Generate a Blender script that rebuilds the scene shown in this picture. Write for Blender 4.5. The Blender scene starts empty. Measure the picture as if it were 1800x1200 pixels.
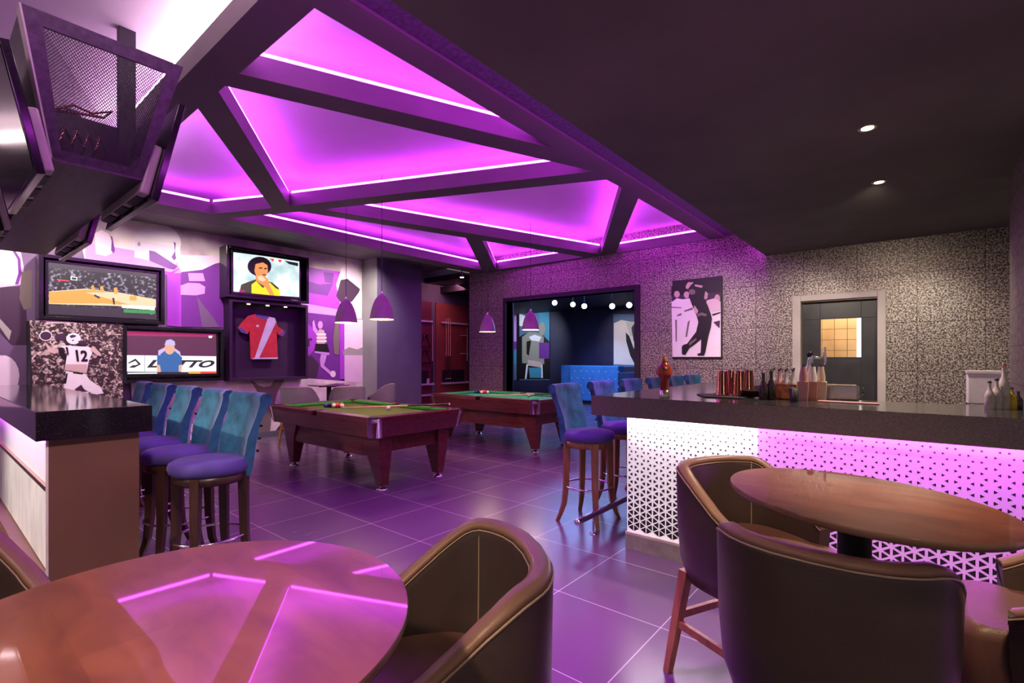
import bpy, math, random
from math import sin, cos, pi, radians, sqrt, atan2
from mathutils import Vector, Matrix
from mathutils.geometry import tessellate_polygon
random.seed(7)
sc = bpy.context.scene
C = sc.collection
# ------------------------------------------------------------------ survey
F_, CX_, CY_, EYE, TH = 867., 900., 630., 1.4, radians(39.4)
def _ray(px, py):
    a = (px-CX_)/F_; b = -(py-CY_)/F_
    return (-sin(TH)+cos(TH)*a, cos(TH)+sin(TH)*a, b)
def onx(px, py, x):
    d = _ray(px, py); t = x/d[0]; return Vector((x, d[1]*t, EYE+d[2]*t))
def ony(px, py, y):
    d = _ray(px, py); t = y/d[1]; return Vector((d[0]*t, y, EYE+d[2]*t))
def onz(px, py, z):
    d = _ray(px, py); t = (z-EYE)/d[2]; return Vector((d[0]*t, d[1]*t, z))
# ------------------------------------------------------------------ materials
MATS = {}
def nodes(name):
    m = bpy.data.materials.new(name); m.use_nodes = True
    nt = m.node_tree; b = nt.nodes['Principled BSDF']; return m, nt, b
def mat(name, col, rough=.5, metal=0., var=.12, vs=6., bump=0., bs=60., emis=None, es=0., sheen=0., coat=0., trans=0., ior=1.45, stretch=None, spec=.5):
    m, nt, b = nodes(name)
    N = nt.nodes; L = nt.links
    tc = N.new('ShaderNodeTexCoord'); mp = N.new('ShaderNodeMapping')
    if stretch: mp.inputs['Scale'].default_value = stretch
    L.new(tc.outputs['Object'], mp.inputs['Vector'])
    nz = N.new('ShaderNodeTexNoise'); nz.inputs['Scale'].default_value = vs; nz.inputs['Detail'].default_value = 4
    L.new(mp.outputs[0], nz.inputs['Vector'])
    r = N.new('ShaderNodeValToRGB'); r.color_ramp.elements[0].position = .3; r.color_ramp.elements[1].position = .7
    r.color_ramp.elements[0].color = tuple(max(0, c*(1-var)) for c in col)+(1,)
    r.color_ramp.elements[1].color = tuple(min(1, c*(1+var)) for c in col)+(1,)
    L.new(nz.outputs['Fac'], r.inputs[0]); L.new(r.outputs[0], b.inputs['Base Color'])
    b.inputs['Roughness'].default_value = rough; b.inputs['Metallic'].default_value = metal
    b.inputs['IOR'].default_value = ior
    b.inputs['Specular IOR Level'].default_value = spec
    if sheen: b.inputs['Sheen Weight'].default_value = sheen; b.inputs['Sheen Roughness'].default_value = .35
    if coat: b.inputs['Coat Weight'].default_value = coat; b.inputs['Coat Roughness'].default_value = .05
    if trans: b.inputs['Transmission Weight'].default_value = trans
    if emis: b.inputs['Emission Color'].default_value = tuple(emis)+(1,); b.inputs['Emission Strength'].default_value = es
    if bump:
        n2 = N.new('ShaderNodeTexNoise'); n2.inputs['Scale'].default_value = bs; L.new(mp.outputs[0], n2.inputs['Vector'])
        bp = N.new('ShaderNodeBump'); bp.inputs['Strength'].default_value = bump; bp.inputs['Distance'].default_value = .01
        L.new(n2.outputs['Fac'], bp.inputs['Height']); L.new(bp.outputs[0], b.inputs['Normal'])
    MATS[name] = m; return m
def emit(name, col, s):
    m, nt, b = nodes(name)
    b.inputs['Base Color'].default_value = (.02,.02,.02,1)
    b.inputs['Emission Color'].default_value = tuple(col)+(1,); b.inputs['Emission Strength'].default_value = s
    MATS[name] = m; return m
def speckle(name, c0, c1, scale, lo, hi, rough, metal=0., seams=None, detail=2., dist=0., coat=0., emis=0.):
    """two-tone grain; optional rectangular seams"""
    m, nt, b = nodes(name); N = nt.nodes; L = nt.links
    tc = N.new('ShaderNodeTexCoord')
    nz = N.new('ShaderNodeTexNoise'); nz.inputs['Scale'].default_value = scale; nz.inputs['Detail'].default_value = detail
    nz.inputs['Distortion'].default_value = dist
    L.new(tc.outputs['Object'], nz.inputs['Vector'])
    r = N.new('ShaderNodeValToRGB'); e = r.color_ramp.elements
    e[0].position = lo; e[1].position = hi; e[0].color = tuple(c0)+(1,); e[1].color = tuple(c1)+(1,)
    L.new(nz.outputs['Fac'], r.inputs[0]); out = r.outputs[0]
    if seams:
        w, h, axis = seams
        mp = N.new('ShaderNodeMapping'); mp.inputs['Rotation'].default_value = (pi/2, 0, 0) if axis == 'y' else (pi/2, 0, pi/2)
        mp.vector_type = 'TEXTURE' if axis == 'x' else 'POINT'
        sx = N.new('ShaderNodeSeparateXYZ'); cb = N.new('ShaderNodeCombineXYZ')
        L.new(tc.outputs['Object'], sx.inputs[0])
        L.new(sx.outputs[0 if axis == 'y' else 1], cb.inputs[0]); L.new(sx.outputs[2], cb.inputs[1])
        bk = N.new('ShaderNodeTexBrick'); bk.offset = 0.5 if w > h*1.5 else 0.; bk.inputs['Scale'].default_value = 1
        bk.inputs['Brick Width'].default_value = w; bk.inputs['Row Height'].default_value = h
        bk.inputs['Mortar Size'].default_value = .004; bk.inputs['Color1'].default_value = (1,1,1,1); bk.inputs['Color2'].default_value = (.9,.9,.9,1)
        bk.inputs['Mortar'].default_value = (.25,.25,.25,1)
        L.new(cb.outputs[0], bk.inputs['Vector'])
        mx = N.new('ShaderNodeMix'); mx.data_type = 'RGBA'; mx.blend_type = 'MULTIPLY'; mx.inputs[0].default_value = 1
        L.new(out, mx.inputs[6]); L.new(bk.outputs['Color'], mx.inputs[7]); out = mx.outputs[2]
    L.new(out, b.inputs['Base Color'])
    if emis:
        L.new(out, b.inputs['Emission Color']); b.inputs['Emission Strength'].default_value = emis
    b.inputs['Roughness'].default_value = rough; b.inputs['Metallic'].default_value = metal
    if coat: b.inputs['Coat Weight'].default_value = coat; b.inputs['Coat Roughness'].default_value = .04
    MATS[name] = m; return m
def floor_mat():
    m, nt, b = nodes('floor_tile'); N = nt.nodes; L = nt.links
    tc = N.new('ShaderNodeTexCoord'); mp = N.new('ShaderNodeMapping')
    mp.inputs['Location'].default_value = (1.67+.638*20, -2.475+.638*20, 0)
    L.new(tc.outputs['Object'], mp.inputs['Vector'])
    bk = N.new('ShaderNodeTexBrick'); bk.offset = 0; bk.inputs['Scale'].default_value = 1
    bk.inputs['Brick Width'].default_value = .638; bk.inputs['Row Height'].default_value = .638
    bk.inputs['Mortar Size'].default_value = .0028; bk.inputs['Mortar Smooth'].default_value = 0
    bk.inputs['Color1'].default_value = (.15,.095,.165,1); bk.inputs['Color2'].default_value = (.13,.08,.145,1)  # purple of the ceiling light put into the grey tile colour
    bk.inputs['Mortar'].default_value = (.5,.48,.5,1)
    L.new(mp.outputs[0], bk.inputs['Vector'])
    nz = N.new('ShaderNodeTexNoise'); nz.inputs['Scale'].default_value = 2.2; nz.inputs['Detail'].default_value = 6
    L.new(tc.outputs['Object'], nz.inputs['Vector'])
    mr = N.new('ShaderNodeMapRange'); mr.inputs[3].default_value = .20; mr.inputs[4].default_value = .30
    L.new(nz.outputs['Fac'], mr.inputs[0]); L.new(mr.outputs[0], b.inputs['Roughness'])
    L.new(bk.outputs['Color'], b.inputs['Base Color']); b.inputs['IOR'].default_value = 1.65
    MATS['floor_tile'] = m; return m
def wood(name, c0, c1, rough=.3, coat=.0, scale=(1.2,9,9), plank=None):
    m, nt, b = nodes(name); N = nt.nodes; L = nt.links
    tc = N.new('ShaderNodeTexCoord'); mp = N.new('ShaderNodeMapping'); mp.inputs['Scale'].default_value = scale
    L.new(tc.outputs['Object'], mp.inputs['Vector'])
    nz = N.new('ShaderNodeTexNoise'); nz.inputs['Scale'].default_value = 3; nz.inputs['Detail'].default_value = 6; nz.inputs['Distortion'].default_value = .6
    L.new(mp.outputs[0], nz.inputs['Vector'])
    r = N.new('ShaderNodeValToRGB'); e = r.color_ramp.elements; e[0].position = .32; e[1].position = .68
    e[0].color = tuple(c0)+(1,); e[1].color = tuple(c1)+(1,)
    L.new(nz.outputs['Fac'], r.inputs[0]); out = r.outputs[0]
    if plank:
        bk = N.new('ShaderNodeTexBrick'); bk.offset = .5; bk.inputs['Scale'].default_value = 1
        bk.inputs['Brick Width'].default_value = plank[0]; bk.inputs['Row Height'].default_value = plank[1]; bk.inputs['Mortar Size'].default_value = 0
        bk.inputs['Color1'].default_value = (1,1,1,1); bk.inputs['Color2'].default_value = (.72,.68,.66,1)
        L.new(tc.outputs['Object'], bk.inputs['Vector'])
        mx = N.new('ShaderNodeMix'); mx.data_type = 'RGBA'; mx.blend_type = 'MULTIPLY'; mx.inputs[0].default_value = 1
        L.new(out, mx.inputs[6]); L.new(bk.outputs['Color'], mx.inputs[7]); out = mx.outputs[2]
    L.new(out, b.inputs['Base Color']); b.inputs['Roughness'].default_value = rough
    if coat: b.inputs['Coat Weight'].default_value = coat; b.inputs['Coat Roughness'].default_value = .025; b.inputs['Coat IOR'].default_value = 1.6
    MATS[name] = m; return m

M = MATS
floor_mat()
mat('frame_grey', (.15,.135,.13), .6, vs=2)
mat('slab_grey', (.62,.54,.60), .8, vs=.6, var=.18)
mat('dark_ceiling', (.19,.185,.15), .85, vs=1.2, var=.15)
mat('edge_purple', (.10,.07,.12), .5, vs=30, var=.4)
mat('wall_dark', (.11,.10,.13), .7, vs=3)
mat('wall_black', (.02,.016,.024), .6)
mat('pillar_grey', (.30,.31,.29), .7, vs=2)
mat('pillar_violet', (.11,.09,.15), .6, vs=2)
speckle('wallpaper', (.065,.050,.042), (.52,.46,.40), 58, .44, .60, .42, .25, (.62, .62, 'y'), 2, .6)
speckle('pier_tile', (.16,.145,.13), (.34,.31,.28), 20, .4, .6, .4, .1, (.3,.3,'x'))
speckle('granite', (.028,.026,.026), (.30,.28,.26), 170, .60, .78, .13, 0, None, 2)
speckle('granite_edge', (.125,.11,.095), (.26,.23,.20), 260, .45, .75, .28, 0, None, 2)
speckle('granite_dark', (.012,.009,.014), (.08,.07,.08), 150, .62, .8, .08, 0, None, 2)
mat('panel_white', (.80,.78,.80), .45, var=.03)
mat('panel_backlit_white', (.80,.78,.80), .45, var=.02, emis=(1.,.90,.95), es=.38)
mat('panel_backlit_pink', (.78,.72,.80), .45, var=.02, emis=(.62,.12,.80), es=.42)
mat('triangle_dark', (.025,.02,.024), .5)
mat('plinth_stone', (.36,.34,.31), .5, vs=12, var=.2)
mat('trim_light', (.75,.70,.62), .4)
mat('stone_white', (.72,.68,.64), .35, vs=7, var=.18, stretch=(1,1,.4))
mat('brass', (.55,.36,.16), .25, 1.)
mat('bar_brown', (.17,.085,.055), .45, vs=2, var=.12)
wood('table_wood', (.25,.07,.03), (.42,.14,.055), .32, 1., (2.2,5,5), (.42,.10))
wood('table_edge', (.14,.07,.035), (.26,.14,.08), .35)
wood('leg_wood', (.20,.09,.03), (.40,.20,.08), .35, 0, (8,8,1.5))
wood('leg_dark', (.035,.015,.012), (.07,.03,.02), .35, 0, (8,8,1.5))
wood('mahogany', (.085,.014,.013), (.17,.035,.026), .28, .4, (1.5,10,10))
mat('leather', (.060,.040,.035), .32, vs=5, var=.2, bump=.12, bs=220)
mat('leather_rim', (.27,.15,.10), .38, vs=5, var=.15, bump=.1, bs=220)  # rim leather lightened in colour to look lit
mat('leather_seat', (.13,.06,.045), .4, vs=5, var=.15, bump=.1, bs=220)
mat('leather_grey', (.22,.22,.20), .45, vs=5)
mat('piping', (.42,.30,.2), .4)
mat('velvet', (.03,.17,.26), .75, vs=9, var=.55, sheen=.45, bump=.3, bs=14)
mat('velvet_seat', (.10,.07,.32), .8, vs=6, var=.2, sheen=.25)  # purple light put into the colour of the blue seat
mat('velvet_dark', (.02,.035,.09), .8, vs=6, var=.2, sheen=.5)
mat('chrome', (.8,.78,.8), .12, 1., var=.02)
mat('steel', (.6,.58,.56), .25, 1., var=.05)
mat('copper', (.62,.26,.17), .14, 1., var=.05)
mat('black_gloss', (.012,.01,.014), .15)
mat('black_matt', (.018,.015,.02), .55)
mat('case_purple', (.028,.004,.04), .6)
mat('steel_plate', (.055,.035,.06), .42, .2, vs=5, var=.35, stretch=(1,6,6))
mat('shelf_grey', (.46,.42,.38), .4)
mat('baize', (.08,.13,.012), .9, vs=40, var=.1)
mat('baize_green', (.02,.32,.12), .9, vs=40, var=.1)
mat('cushion_green', (.03,.30,.03), .8)
mat('lamp_shade', (.28,.25,.24), .42, .3)
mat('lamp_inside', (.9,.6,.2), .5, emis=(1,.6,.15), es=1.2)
mat('cue_wood', (.75,.5,.3), .3); mat('cue_butt', (.05,.015,.02), .25); mat('white', (.85,.83,.82), .3)
mat('door_leaf', (.03,.03,.032), .3, vs=4, var=.3, coat=.3)
mat('door_frame', (.45,.41,.37), .35, vs=3)
speckle('kitchen_tile', (.62,.38,.18), (.75,.50,.26), 3, .3, .7, .25, 0, (.17,.17,'y'))
mat('glass', (1,1,1), .02, 0, var=0, trans=1., ior=1.45)
mat('glass_grey', (.75,.75,.75), .05, 0, var=0, trans=.9, ior=1.3)
mat('blue_wall', (.028,.022,.06), .5)
mat('booth_blue', (.06,.22,.50), .45, vs=4)
mat('maroon', (.14,.025,.05), .4, vs=3); mat('rust', (.26,.07,.05), .4, vs=3)
mat('acrylic', (.55,.48,.6), .3)
mat('vent', (.05,.04,.055), .5)
emit('led_purple', (.68,.04,1.), 26)
emit('led_white', (1.,.74,.80), 30)
emit('led_bar_white', (1.,.90,.92), 50)
emit('led_bar_pink', (.80,.06,1.), 42)
emit('led_left', (.72,.05,1.), 30)
emit('lamp_warm', (1.,.62,.34), 30)
emit('spot_violet', (.72,.62,1.), 14); emit('spot_dim', (1.,.9,.6), 3)
emit('kitchen_bright', (1.,.96,.9), 1.4)
# print / screen colours
def ink(name, col): return mat('ink_'+name, col, .45, var=.03)
ink('mauve', (.17,.10,.20)); ink('pink', (.74,.50,.70)); ink('cream', (.78,.66,.60)); ink('palepink', (.86,.68,.80)); ink('white', (.88,.82,.82))
ink('magenta', (.40,.05,.58)); ink('violet', (.17,.03,.27)); ink('dark', (.055,.025,.055)); ink('black', (.012,.008,.01)); ink('lilac', (.62,.30,.72))
ink('brown', (.20,.15,.14)); ink('skin', (.62,.44,.40)); ink('grey', (.35,.31,.30)); ink('bluegrey', (.10,.17,.30)); ink('teal', (.06,.28,.40)); ink('khaki', (.32,.29,.23))
ink('orange', (.6,.2,.05)); ink('beige', (.55,.50,.44)); ink('helmet', (.24,.06,.05))
speckle('crowd', (.03,.014,.014), (.78,.62,.54), 22, .50, .68, .5, 0, None, 4, 1.2)
speckle('mural_blur', (.48,.36,.42), (.88,.76,.72), 2.2, .38, .62, .6, 0, None, 2, 0)
def scr(name, col, s=1.): return emit('screen_'+name, col, s)
scr('orange', (.85,.36,.05)); scr('tan', (.95,.62,.36)); scr('black', (.01,.01,.015)); scr('dark', (.018,.010,.024)); scr('white', (1,1,1)); scr('green', (.02,.28,.06))
scr('maroon', (.10,.02,.06)); scr('crimson', (.35,.02,.10)); scr('blue', (.02,.12,.36)); scr('skin', (.75,.38,.25)); scr('skin2', (.80,.30,.08)); scr('yellow', (1.,.75,.0)); scr('hair', (.006,.004,.006)); scr('olive', (.05,.05,.02))
scr('red', (.75,.05,.03)); scr('grey', (.25,.25,.3)); scr('lavender', (.55,.45,.8))
def screen_noise(name, c0, c1, scale, lo, hi, st=(1,1,1)):
    m, nt, b = nodes(name); N = nt.nodes; L = nt.links
    tc = N.new('ShaderNodeTexCoord'); mp = N.new('ShaderNodeMapping'); mp.inputs['Scale'].default_value = st
    L.new(tc.outputs['Object'], mp.inputs['Vector'])
    nz = N.new('ShaderNodeTexNoise'); nz.inputs['Scale'].default_value = scale; nz.inputs['Detail'].default_value = 3
    L.new(mp.outputs[0], nz.inputs['Vector'])
    r = N.new('ShaderNodeValToRGB'); e = r.color_ramp.elements; e[0].position = lo; e[1].position = hi; e[0].color = tuple(c0)+(1,); e[1].color = tuple(c1)+(1,)
    L.new(nz.outputs['Fac'], r.inputs[0]); L.new(r.outputs[0], b.inputs['Emission Color']); b.inputs['Emission Strength'].default_value = 1
    b.inputs['Base Color'].default_value = (.01,.01,.01,1); MATS[name] = m
screen_noise('screen_crowd', (.003,.003,.008), (.5,.47,.6), 26, .52, .74)
screen_noise('screen_pitch', (.42,.62,.62), (.92,.97,.97), 3.2, .35, .65)

# ------------------------------------------------------------------ mesh builder
class MB:
    def __init__(s): s.v = []; s.f = []; s.m = []; s.sm = []
    def add(s, vs, fs, m=0, smooth=False, T=None):
        o = len(s.v)
        for p in vs:
            p = Vector(p); s.v.append(T @ p if T else p)
        for k, f in enumerate(fs):
            s.f.append([o+i for i in f]); s.m.append(m); s.sm.append(smooth)
        return s
    def box(s, x0, x1, y0, y1, z0, z1, m=0, T=None):
        v = [(x, y, z) for z in (z0, z1) for y in (y0, y1) for x in (x0, x1)]
        return s.add(v, [(0,2,3,1),(4,5,7,6),(0,1,5,4),(2,6,7,3),(0,4,6,2),(1,3,7,5)], m, False, T)
    def loft(s, rings, m=0, smooth=True, caps=True, closed=True, T=None):
        n = len(rings[0]); v = [p for r in rings for p in r]; f = []
        for i in range(len(rings)-1):
            for j in range(n if closed else n-1):
                a = i*n+j; b = i*n+(j+1) % n; f.append((a, b, b+n, a+n))
        s.add(v, f, m, smooth, T)
        if caps and closed:
            s.add(rings[0], [tuple(range(n))[::-1]], m, False, T); s.add(rings[-1], [tuple(range(n))], m, False, T)
        return s
    def lathe(s, prof, c=(0,0,0), seg=24, m=0, smooth=True, T=None, caps=True, sx=1, sy=1):
        rings = [[(c[0]+r*sx*cos(2*pi*k/seg), c[1]+r*sy*sin(2*pi*k/seg), c[2]+z) for k in range(seg)] for r, z in prof]
        return s.loft(rings, m, smooth, caps, True, T)
    def cyl(s, r, z0, z1, c=(0,0), seg=20, m=0, T=None): return s.lathe([(r, z0), (r, z1)], (c[0], c[1], 0), seg, m, True, T)
    def tube(s, pts, r, seg=8, m=0, closed=False, T=None, smooth=True):
        pts = [Vector(p) for p in pts]; n = len(pts); rings = []
        rr = r if isinstance(r, (list, tuple)) else [r]*n
        for i, p in enumerate(pts):
            if closed: d = pts[(i+1) % n]-pts[i-1]
            else: d = pts[min(i+1, n-1)]-pts[max(i-1, 0)]
            d.normalize(); up = Vector((0,0,1)) if abs(d.z) < .95 else Vector((1,0,0))
            a = d.cross(up).normalized(); b = a.cross(d)
            rings.append([p+(a*cos(2*pi*k/seg+pi/4)+b*sin(2*pi*k/seg+pi/4))*rr[i] for k in range(seg)])
        if closed: rings.append(rings[0])
        return s.loft(rings, m, smooth, not closed, True, T)
    def prism(s, pts, z0, z1, m=0, T=None, smooth=False):
        n = len(pts); lo = [(p[0], p[1], z0) for p in pts]; hi = [(p[0], p[1], z1) for p in pts]
        s.add(lo+hi, [(i, (i+1) % n, (i+1) % n+n, i+n) for i in range(n)], m, smooth, T)
        s.add(lo, [tuple(range(n))[::-1]], m, False, T); s.add(hi, [tuple(range(n))], m, False, T); return s
    def sphere(s, c, r, m=0, seg=16, T=None, sc_=(1,1,1)):
        k = seg//2; rings = []
        for i in range(1, k):
            a = -pi/2+pi*i/k
            rings.append([(c[0]+r*sc_[0]*cos(a)*cos(2*pi*j/seg), c[1]+r*sc_[1]*cos(a)*sin(2*pi*j/seg), c[2]+r*sc_[2]*sin(a)) for j in range(seg)])
        return s.loft(rings, m, True, True, True, T)
    def poly(s, pts, m=0): return s.add(pts, [tuple(range(len(pts)))], m)
    def build(s, name, mats, parent=None, bevel=0, seg=2):
        if isinstance(mats, str): mats = [mats]
        me = bpy.data.meshes.new(name); me.from_pydata([tuple(v) for v in s.v], [], s.f)
        for k in mats: me.materials.append(M[k])
        me.polygons.foreach_set('material_index', s.m); me.polygons.foreach_set('use_smooth', s.sm); me.update()
        o = bpy.data.objects.new(name, me); C.objects.link(o)
        if parent: o.parent = parent
        if bevel:
            b = o.modifiers.new('bevel', 'BEVEL'); b.width = bevel; b.segments = seg; b.limit_method = 'ANGLE'; b.angle_limit = radians(40)
        return o
def tag(o, label=None, cat=None, group=None, kind=None):
    if label: o['label'] = label
    if cat: o['category'] = cat
    if group: o['group'] = group
    if kind: o['kind'] = kind
    return o
def thing(name, label, cat, loc=(0,0,0), rz=0, group=None):
    o = bpy.data.objects.new(name, None); C.objects.link(o); o.location = loc; o.rotation_euler = (0,0,rz)
    o.empty_display_size = .05
    return tag(o, label, cat, group)
def struct(name, mb, mats, bevel=0):
    o = mb.build(name, mats, None, bevel); o['kind'] = 'structure'; return o
def dup(root, loc, rz, label, group=None, scale=None):
    r = root.copy(); C.objects.link(r); r.location = loc; r.rotation_euler = (0,0,rz); r['label'] = label
    if group: r['group'] = group
    if scale: r.scale = scale
    for ch in list(root.children):
        c = ch.copy(); C.objects.link(c); c.parent = r
        for g in list(ch.children):
            d = g.copy(); C.objects.link(d); d.parent = c
    return r
def Tm(loc=(0,0,0), rz=0, rx=0, ry=0):
    return Matrix.Translation(loc) @ Matrix.Rotation(rz, 4, 'Z') @ Matrix.Rotation(ry, 4, 'Y') @ Matrix.Rotation(rx, 4, 'X')
_txt = {}
def text2d(s_, bold=.0, shear=0.):
    key = (s_, bold, shear)
    if key not in _txt:
        cu = bpy.data.curves.new('t', 'FONT'); cu.body = s_; cu.offset = bold; cu.shear = shear; cu.resolution_u = 3
        ob = bpy.data.objects.new('t', cu); C.objects.link(ob)
        dg = bpy.context.evaluated_depsgraph_get(); dg.update()
        me = ob.evaluated_get(dg).to_mesh()
        v = [(p.co.x, p.co.y) for p in me.vertices]; f = [tuple(p.vertices) for p in me.polygons]
        ob.evaluated_get(dg).to_mesh_clear()
        bpy.data.objects.remove(ob); bpy.data.curves.remove(cu)
        x0 = min(a for a, b in v); x1 = max(a for a, b in v); y0 = min(b for a, b in v); y1 = max(b for a, b in v)
        _txt[key] = ([((a-x0)/(x1-x0), (b-y0)/(y1-y0)) for a, b in v], f)
    return _txt[key]
def ell(cx, cy, rx, ry, n=16, a0=0, a1=360):
    return [(cx+rx*cos(radians(a0+(a1-a0)*i/(n if a1-a0 == 360 else n-1))), cy+ry*sin(radians(a0+(a1-a0)*i/(n if a1-a0 == 360 else n-1)))) for i in range(n)]
def art(name, plane, val, layers, mats, parent=None, step=.0012, out=1, thick=0.):
    """flat printed picture or screen image on a real plane. layers: (material, [points as seen]) or (material,'text',TL,TR,BR,BL,string,bold,shear)"""
    mb = MB(); d = 0.
    fn = onx if plane == 'x' else ony
    for L_ in layers:
        mi = mats.index(L_[0])
        off = Vector((d, 0, 0)) if plane == 'x' else Vector((0, -d, 0))
        if L_[1] == 'text':
            _, _, TL, TR, BR, BL, s_, bold, shear = L_
            tl, tr, br, bl = [fn(p[0], p[1], val) for p in (TL, TR, BR, BL)]
            v, f = text2d(s_, bold, shear)
            mb.add([((bl*(1-a)+br*a)*(1-b)+(tl*(1-a)+tr*a)*b)+off for a, b in v], f, mi)
        else:
            pts = [fn(p[0], p[1], val)+off for p in L_[1]]
            tris = tessellate_polygon([pts])
            mb.add(pts, tris, mi)
        d += step
    o = mb.build(name, mats, parent)
    return o
def sphere_uv(): pass

# ================================================================== THE ROOM
XL, YB = -9.0, 8.0
ZF, ZS = 3.28, 3.60
LIP = 3.435
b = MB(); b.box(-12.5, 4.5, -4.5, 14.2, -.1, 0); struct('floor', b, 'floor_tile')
# back wall with opening to the lounge and the kitchen door
def wall_holes(mb, plane, val, thick, u0, u1, z0, z1, holes, m=0):
    us = sorted(set([u0, u1]+[h for H in holes for h in H[:2]])); zs = sorted(set([z0, z1]+[h for H in holes for h in H[2:]]))
    for i in range(len(us)-1):
        for j in range(len(zs)-1):
            um = (us[i]+us[i+1])/2; zm = (zs[j]+zs[j+1])/2
            if any(H[0] < um < H[1] and H[2] < zm < H[3] for H in holes): continue
            if plane == 'y': mb.box(us[i], us[i+1], val, val+thick, zs[j], zs[j+1], m)
            else: mb.box(val-thick, val, us[i], us[i+1], zs[j], zs[j+1], m)
b = MB(); wall_holes(b, 'y', YB, .2, -7.82, 1.6, 0, 3.62, [(-6.72, -3.80, 0, 2.60), (-1.30, -.37, 0, 2.22)])
struct('wall_back', b, 'wallpaper')
b = MB(); b.box(XL-.15, XL, -4.5, 9.64, 0, 3.62); struct('wall_left', b, 'wall_dark')
b = MB(); b.box(XL, -7.98, 9.52, 9.64, 0, 3.62); b.box(-7.98, -7.86, 8.2, 9.64, 0, 3.62); b.box(XL, -7.86, 7.7, 9.52, 3.18, 3.3); struct('wall_corridor', b, 'wall_black')
b = MB(); b.box(-8.47, -8.46, 5.99, 7.15, 0, 3.45); b.box(XL, -8.47, 6.0, 7.15, 0, 3.45); struct('wall_pillar', b, 'pillar_violet')
b = MB(); b.box(XL, -8.462, 5.985, 6.0, 0, 3.45); struct('trim_1', b, 'pillar_grey')
b = MB(); b.box(.60, 2.2, 4.3, 5.85, 0, 2.92); struct('wall_right', b, 'pier_tile')
# opening frame and door frame
b = MB()
b.box(-6.80, -6.72, YB-.03, YB+.22, 0, 2.68); b.box(-3.80, -3.70, YB-.03, YB+.22, 0, 2.68); b.box(-6.72, -3.80, YB-.03, YB+.22, 2.60, 2.68)
struct('trim_2', b, 'wall_black', .004)
b = MB()
b.box(-1.375, -1.27, YB-.04, YB+.2, 0, 2.29); b.box(-.40, -.31, YB-.04, YB+.2, 0, 2.29); b.box(-1.27, -.40, YB-.04, YB+.2, 2.205, 2.29)
struct('trim_3', b, 'door_frame', .006)
d = thing('door_1', None, None); d['kind'] = 'structure'
b = MB(); wall_holes(b, 'y', YB+.10, .045, -1.268, -.402, 0, 2.20, [(-1.05, -.58, 1.42, 1.95)]); b.build('door_leaf', 'door_leaf', d, .003)
b = MB(); b.box(-1.05, -.58, YB+.118, YB+.126, 1.42, 1.95); b.build('door_pane', 'glass', d)
b = MB()
for a in ((-1.065,-1.05,1.405,1.965),(-.58,-.565,1.405,1.965),(-1.05,-.58,1.405,1.42),(-1.05,-.58,1.95,1.965)): b.box(a[0], a[1], YB+.09, YB+.15, a[2], a[3])
b.build('window_bead', 'black_matt', d)
b = MB(); b.box(-1.255, -1.20, YB+.085, YB+.10, 0.95, 1.15); b.tube([(-1.225,YB+.07,1.07),(-1.10,YB+.07,1.07)], .009, 8); b.build('door_handle', 'steel', d)
# kitchen behind the door
b = MB(); b.box(-2.2, .8, 9.35, 9.45, 0, 2.9); b.box(-2.3, -2.2, 8.2, 9.45, 0, 2.9); b.box(.8, .9, 8.2, 9.45, 0, 2.9); b.box(-2.3,.9,8.2,9.45,2.9,3.0); struct('wall_kitchen', b, 'kitchen_tile')
b = MB(); b.box(-.72, -.42, 9.25, 9.34, 1.05, 2.1); w = b.build('window_1', 'kitchen_bright'); w['kind'] = 'structure'
# lounge beyond the opening
b = MB(); b.box(-12.4, 1.6, 13.95, 14.1, 0, 3.6); b.box(-12.5, -12.4, 8.2, 14.1, 0, 3.6); b.box(-3.3, -3.2, 8.2, 13.95, 0, 3.0)
struct('wall_lounge', b, 'blue_wall')
b = MB(); b.box(-12.5, -3.2, 8.2, 14.1, 3.0, 3.1); b.box(-12.5, -3.2, 8.2, 14.1, 3.1, 3.15); struct('ceiling_lounge', b, 'wall_black')

# ------------------------------------------------------------------ ceilings
b = MB(); b.box(-1.73, 4.5, -4.5, YB, 2.92, 3.66); struct('ceiling_bar', b, 'dark_ceiling')
b = MB(); b.box(XL-.1, -1.6, -4.5, YB+.1, ZS, ZS+.1); struct('ceiling', b, 'slab_grey')
b = MB(); b.box(XL, -7.55, -4.5, 7.75, 3.45, 3.59); struct('ceiling_side', b, 'frame_grey')
HOLES = [
 [(-3.459,1.373),(-2.500,1.373),(-2.517,3.633)],
 [(-3.804,1.373),(-3.688,1.373),(-2.509,4.351),(-5.98,2.959)],
 [(-4.181,1.368),(-6.241,2.863),(-7.096,2.476),(-7.16,1.368)],
 [(-5.817,3.272),(-2.523,4.635),(-2.514,4.966),(-4.415,7.90)],
 [(-7.16,2.695),(-6.103,3.153),(-5.435,5.485),(-7.16,7.726)],
 [(-5.363,5.785),(-4.768,7.93),(-6.893,7.86)],
 [(-2.53,5.417),(-2.53,7.98),(-4.155,7.98)],
 [(-7.16,-3.2),(-2.5,-3.2),(-2.5,1.155),(-7.16,1.155)],
]
def frame_mesh(mb, outer, holes, z0, z1):
    loops = [[Vector((x, y, 0)) for x, y in outer]]+[[Vector((x, y, 0)) for x, y in h] for h in holes]
    flat = [p for l in loops for p in l]; tris = tessellate_polygon(loops)
    mb.add([(p.x, p.y, z0) for p in flat], tris, 0); mb.add([(p.x, p.y, z1) for p in flat], tris, 0)
    for l in loops:
        n = len(l)
        mb.add([(p.x, p.y, z0) for p in l]+[(p.x, p.y, z1) for p in l], [(i, (i+1) % n, (i+1) % n+n, i+n) for i in range(n)], 0)
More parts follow.
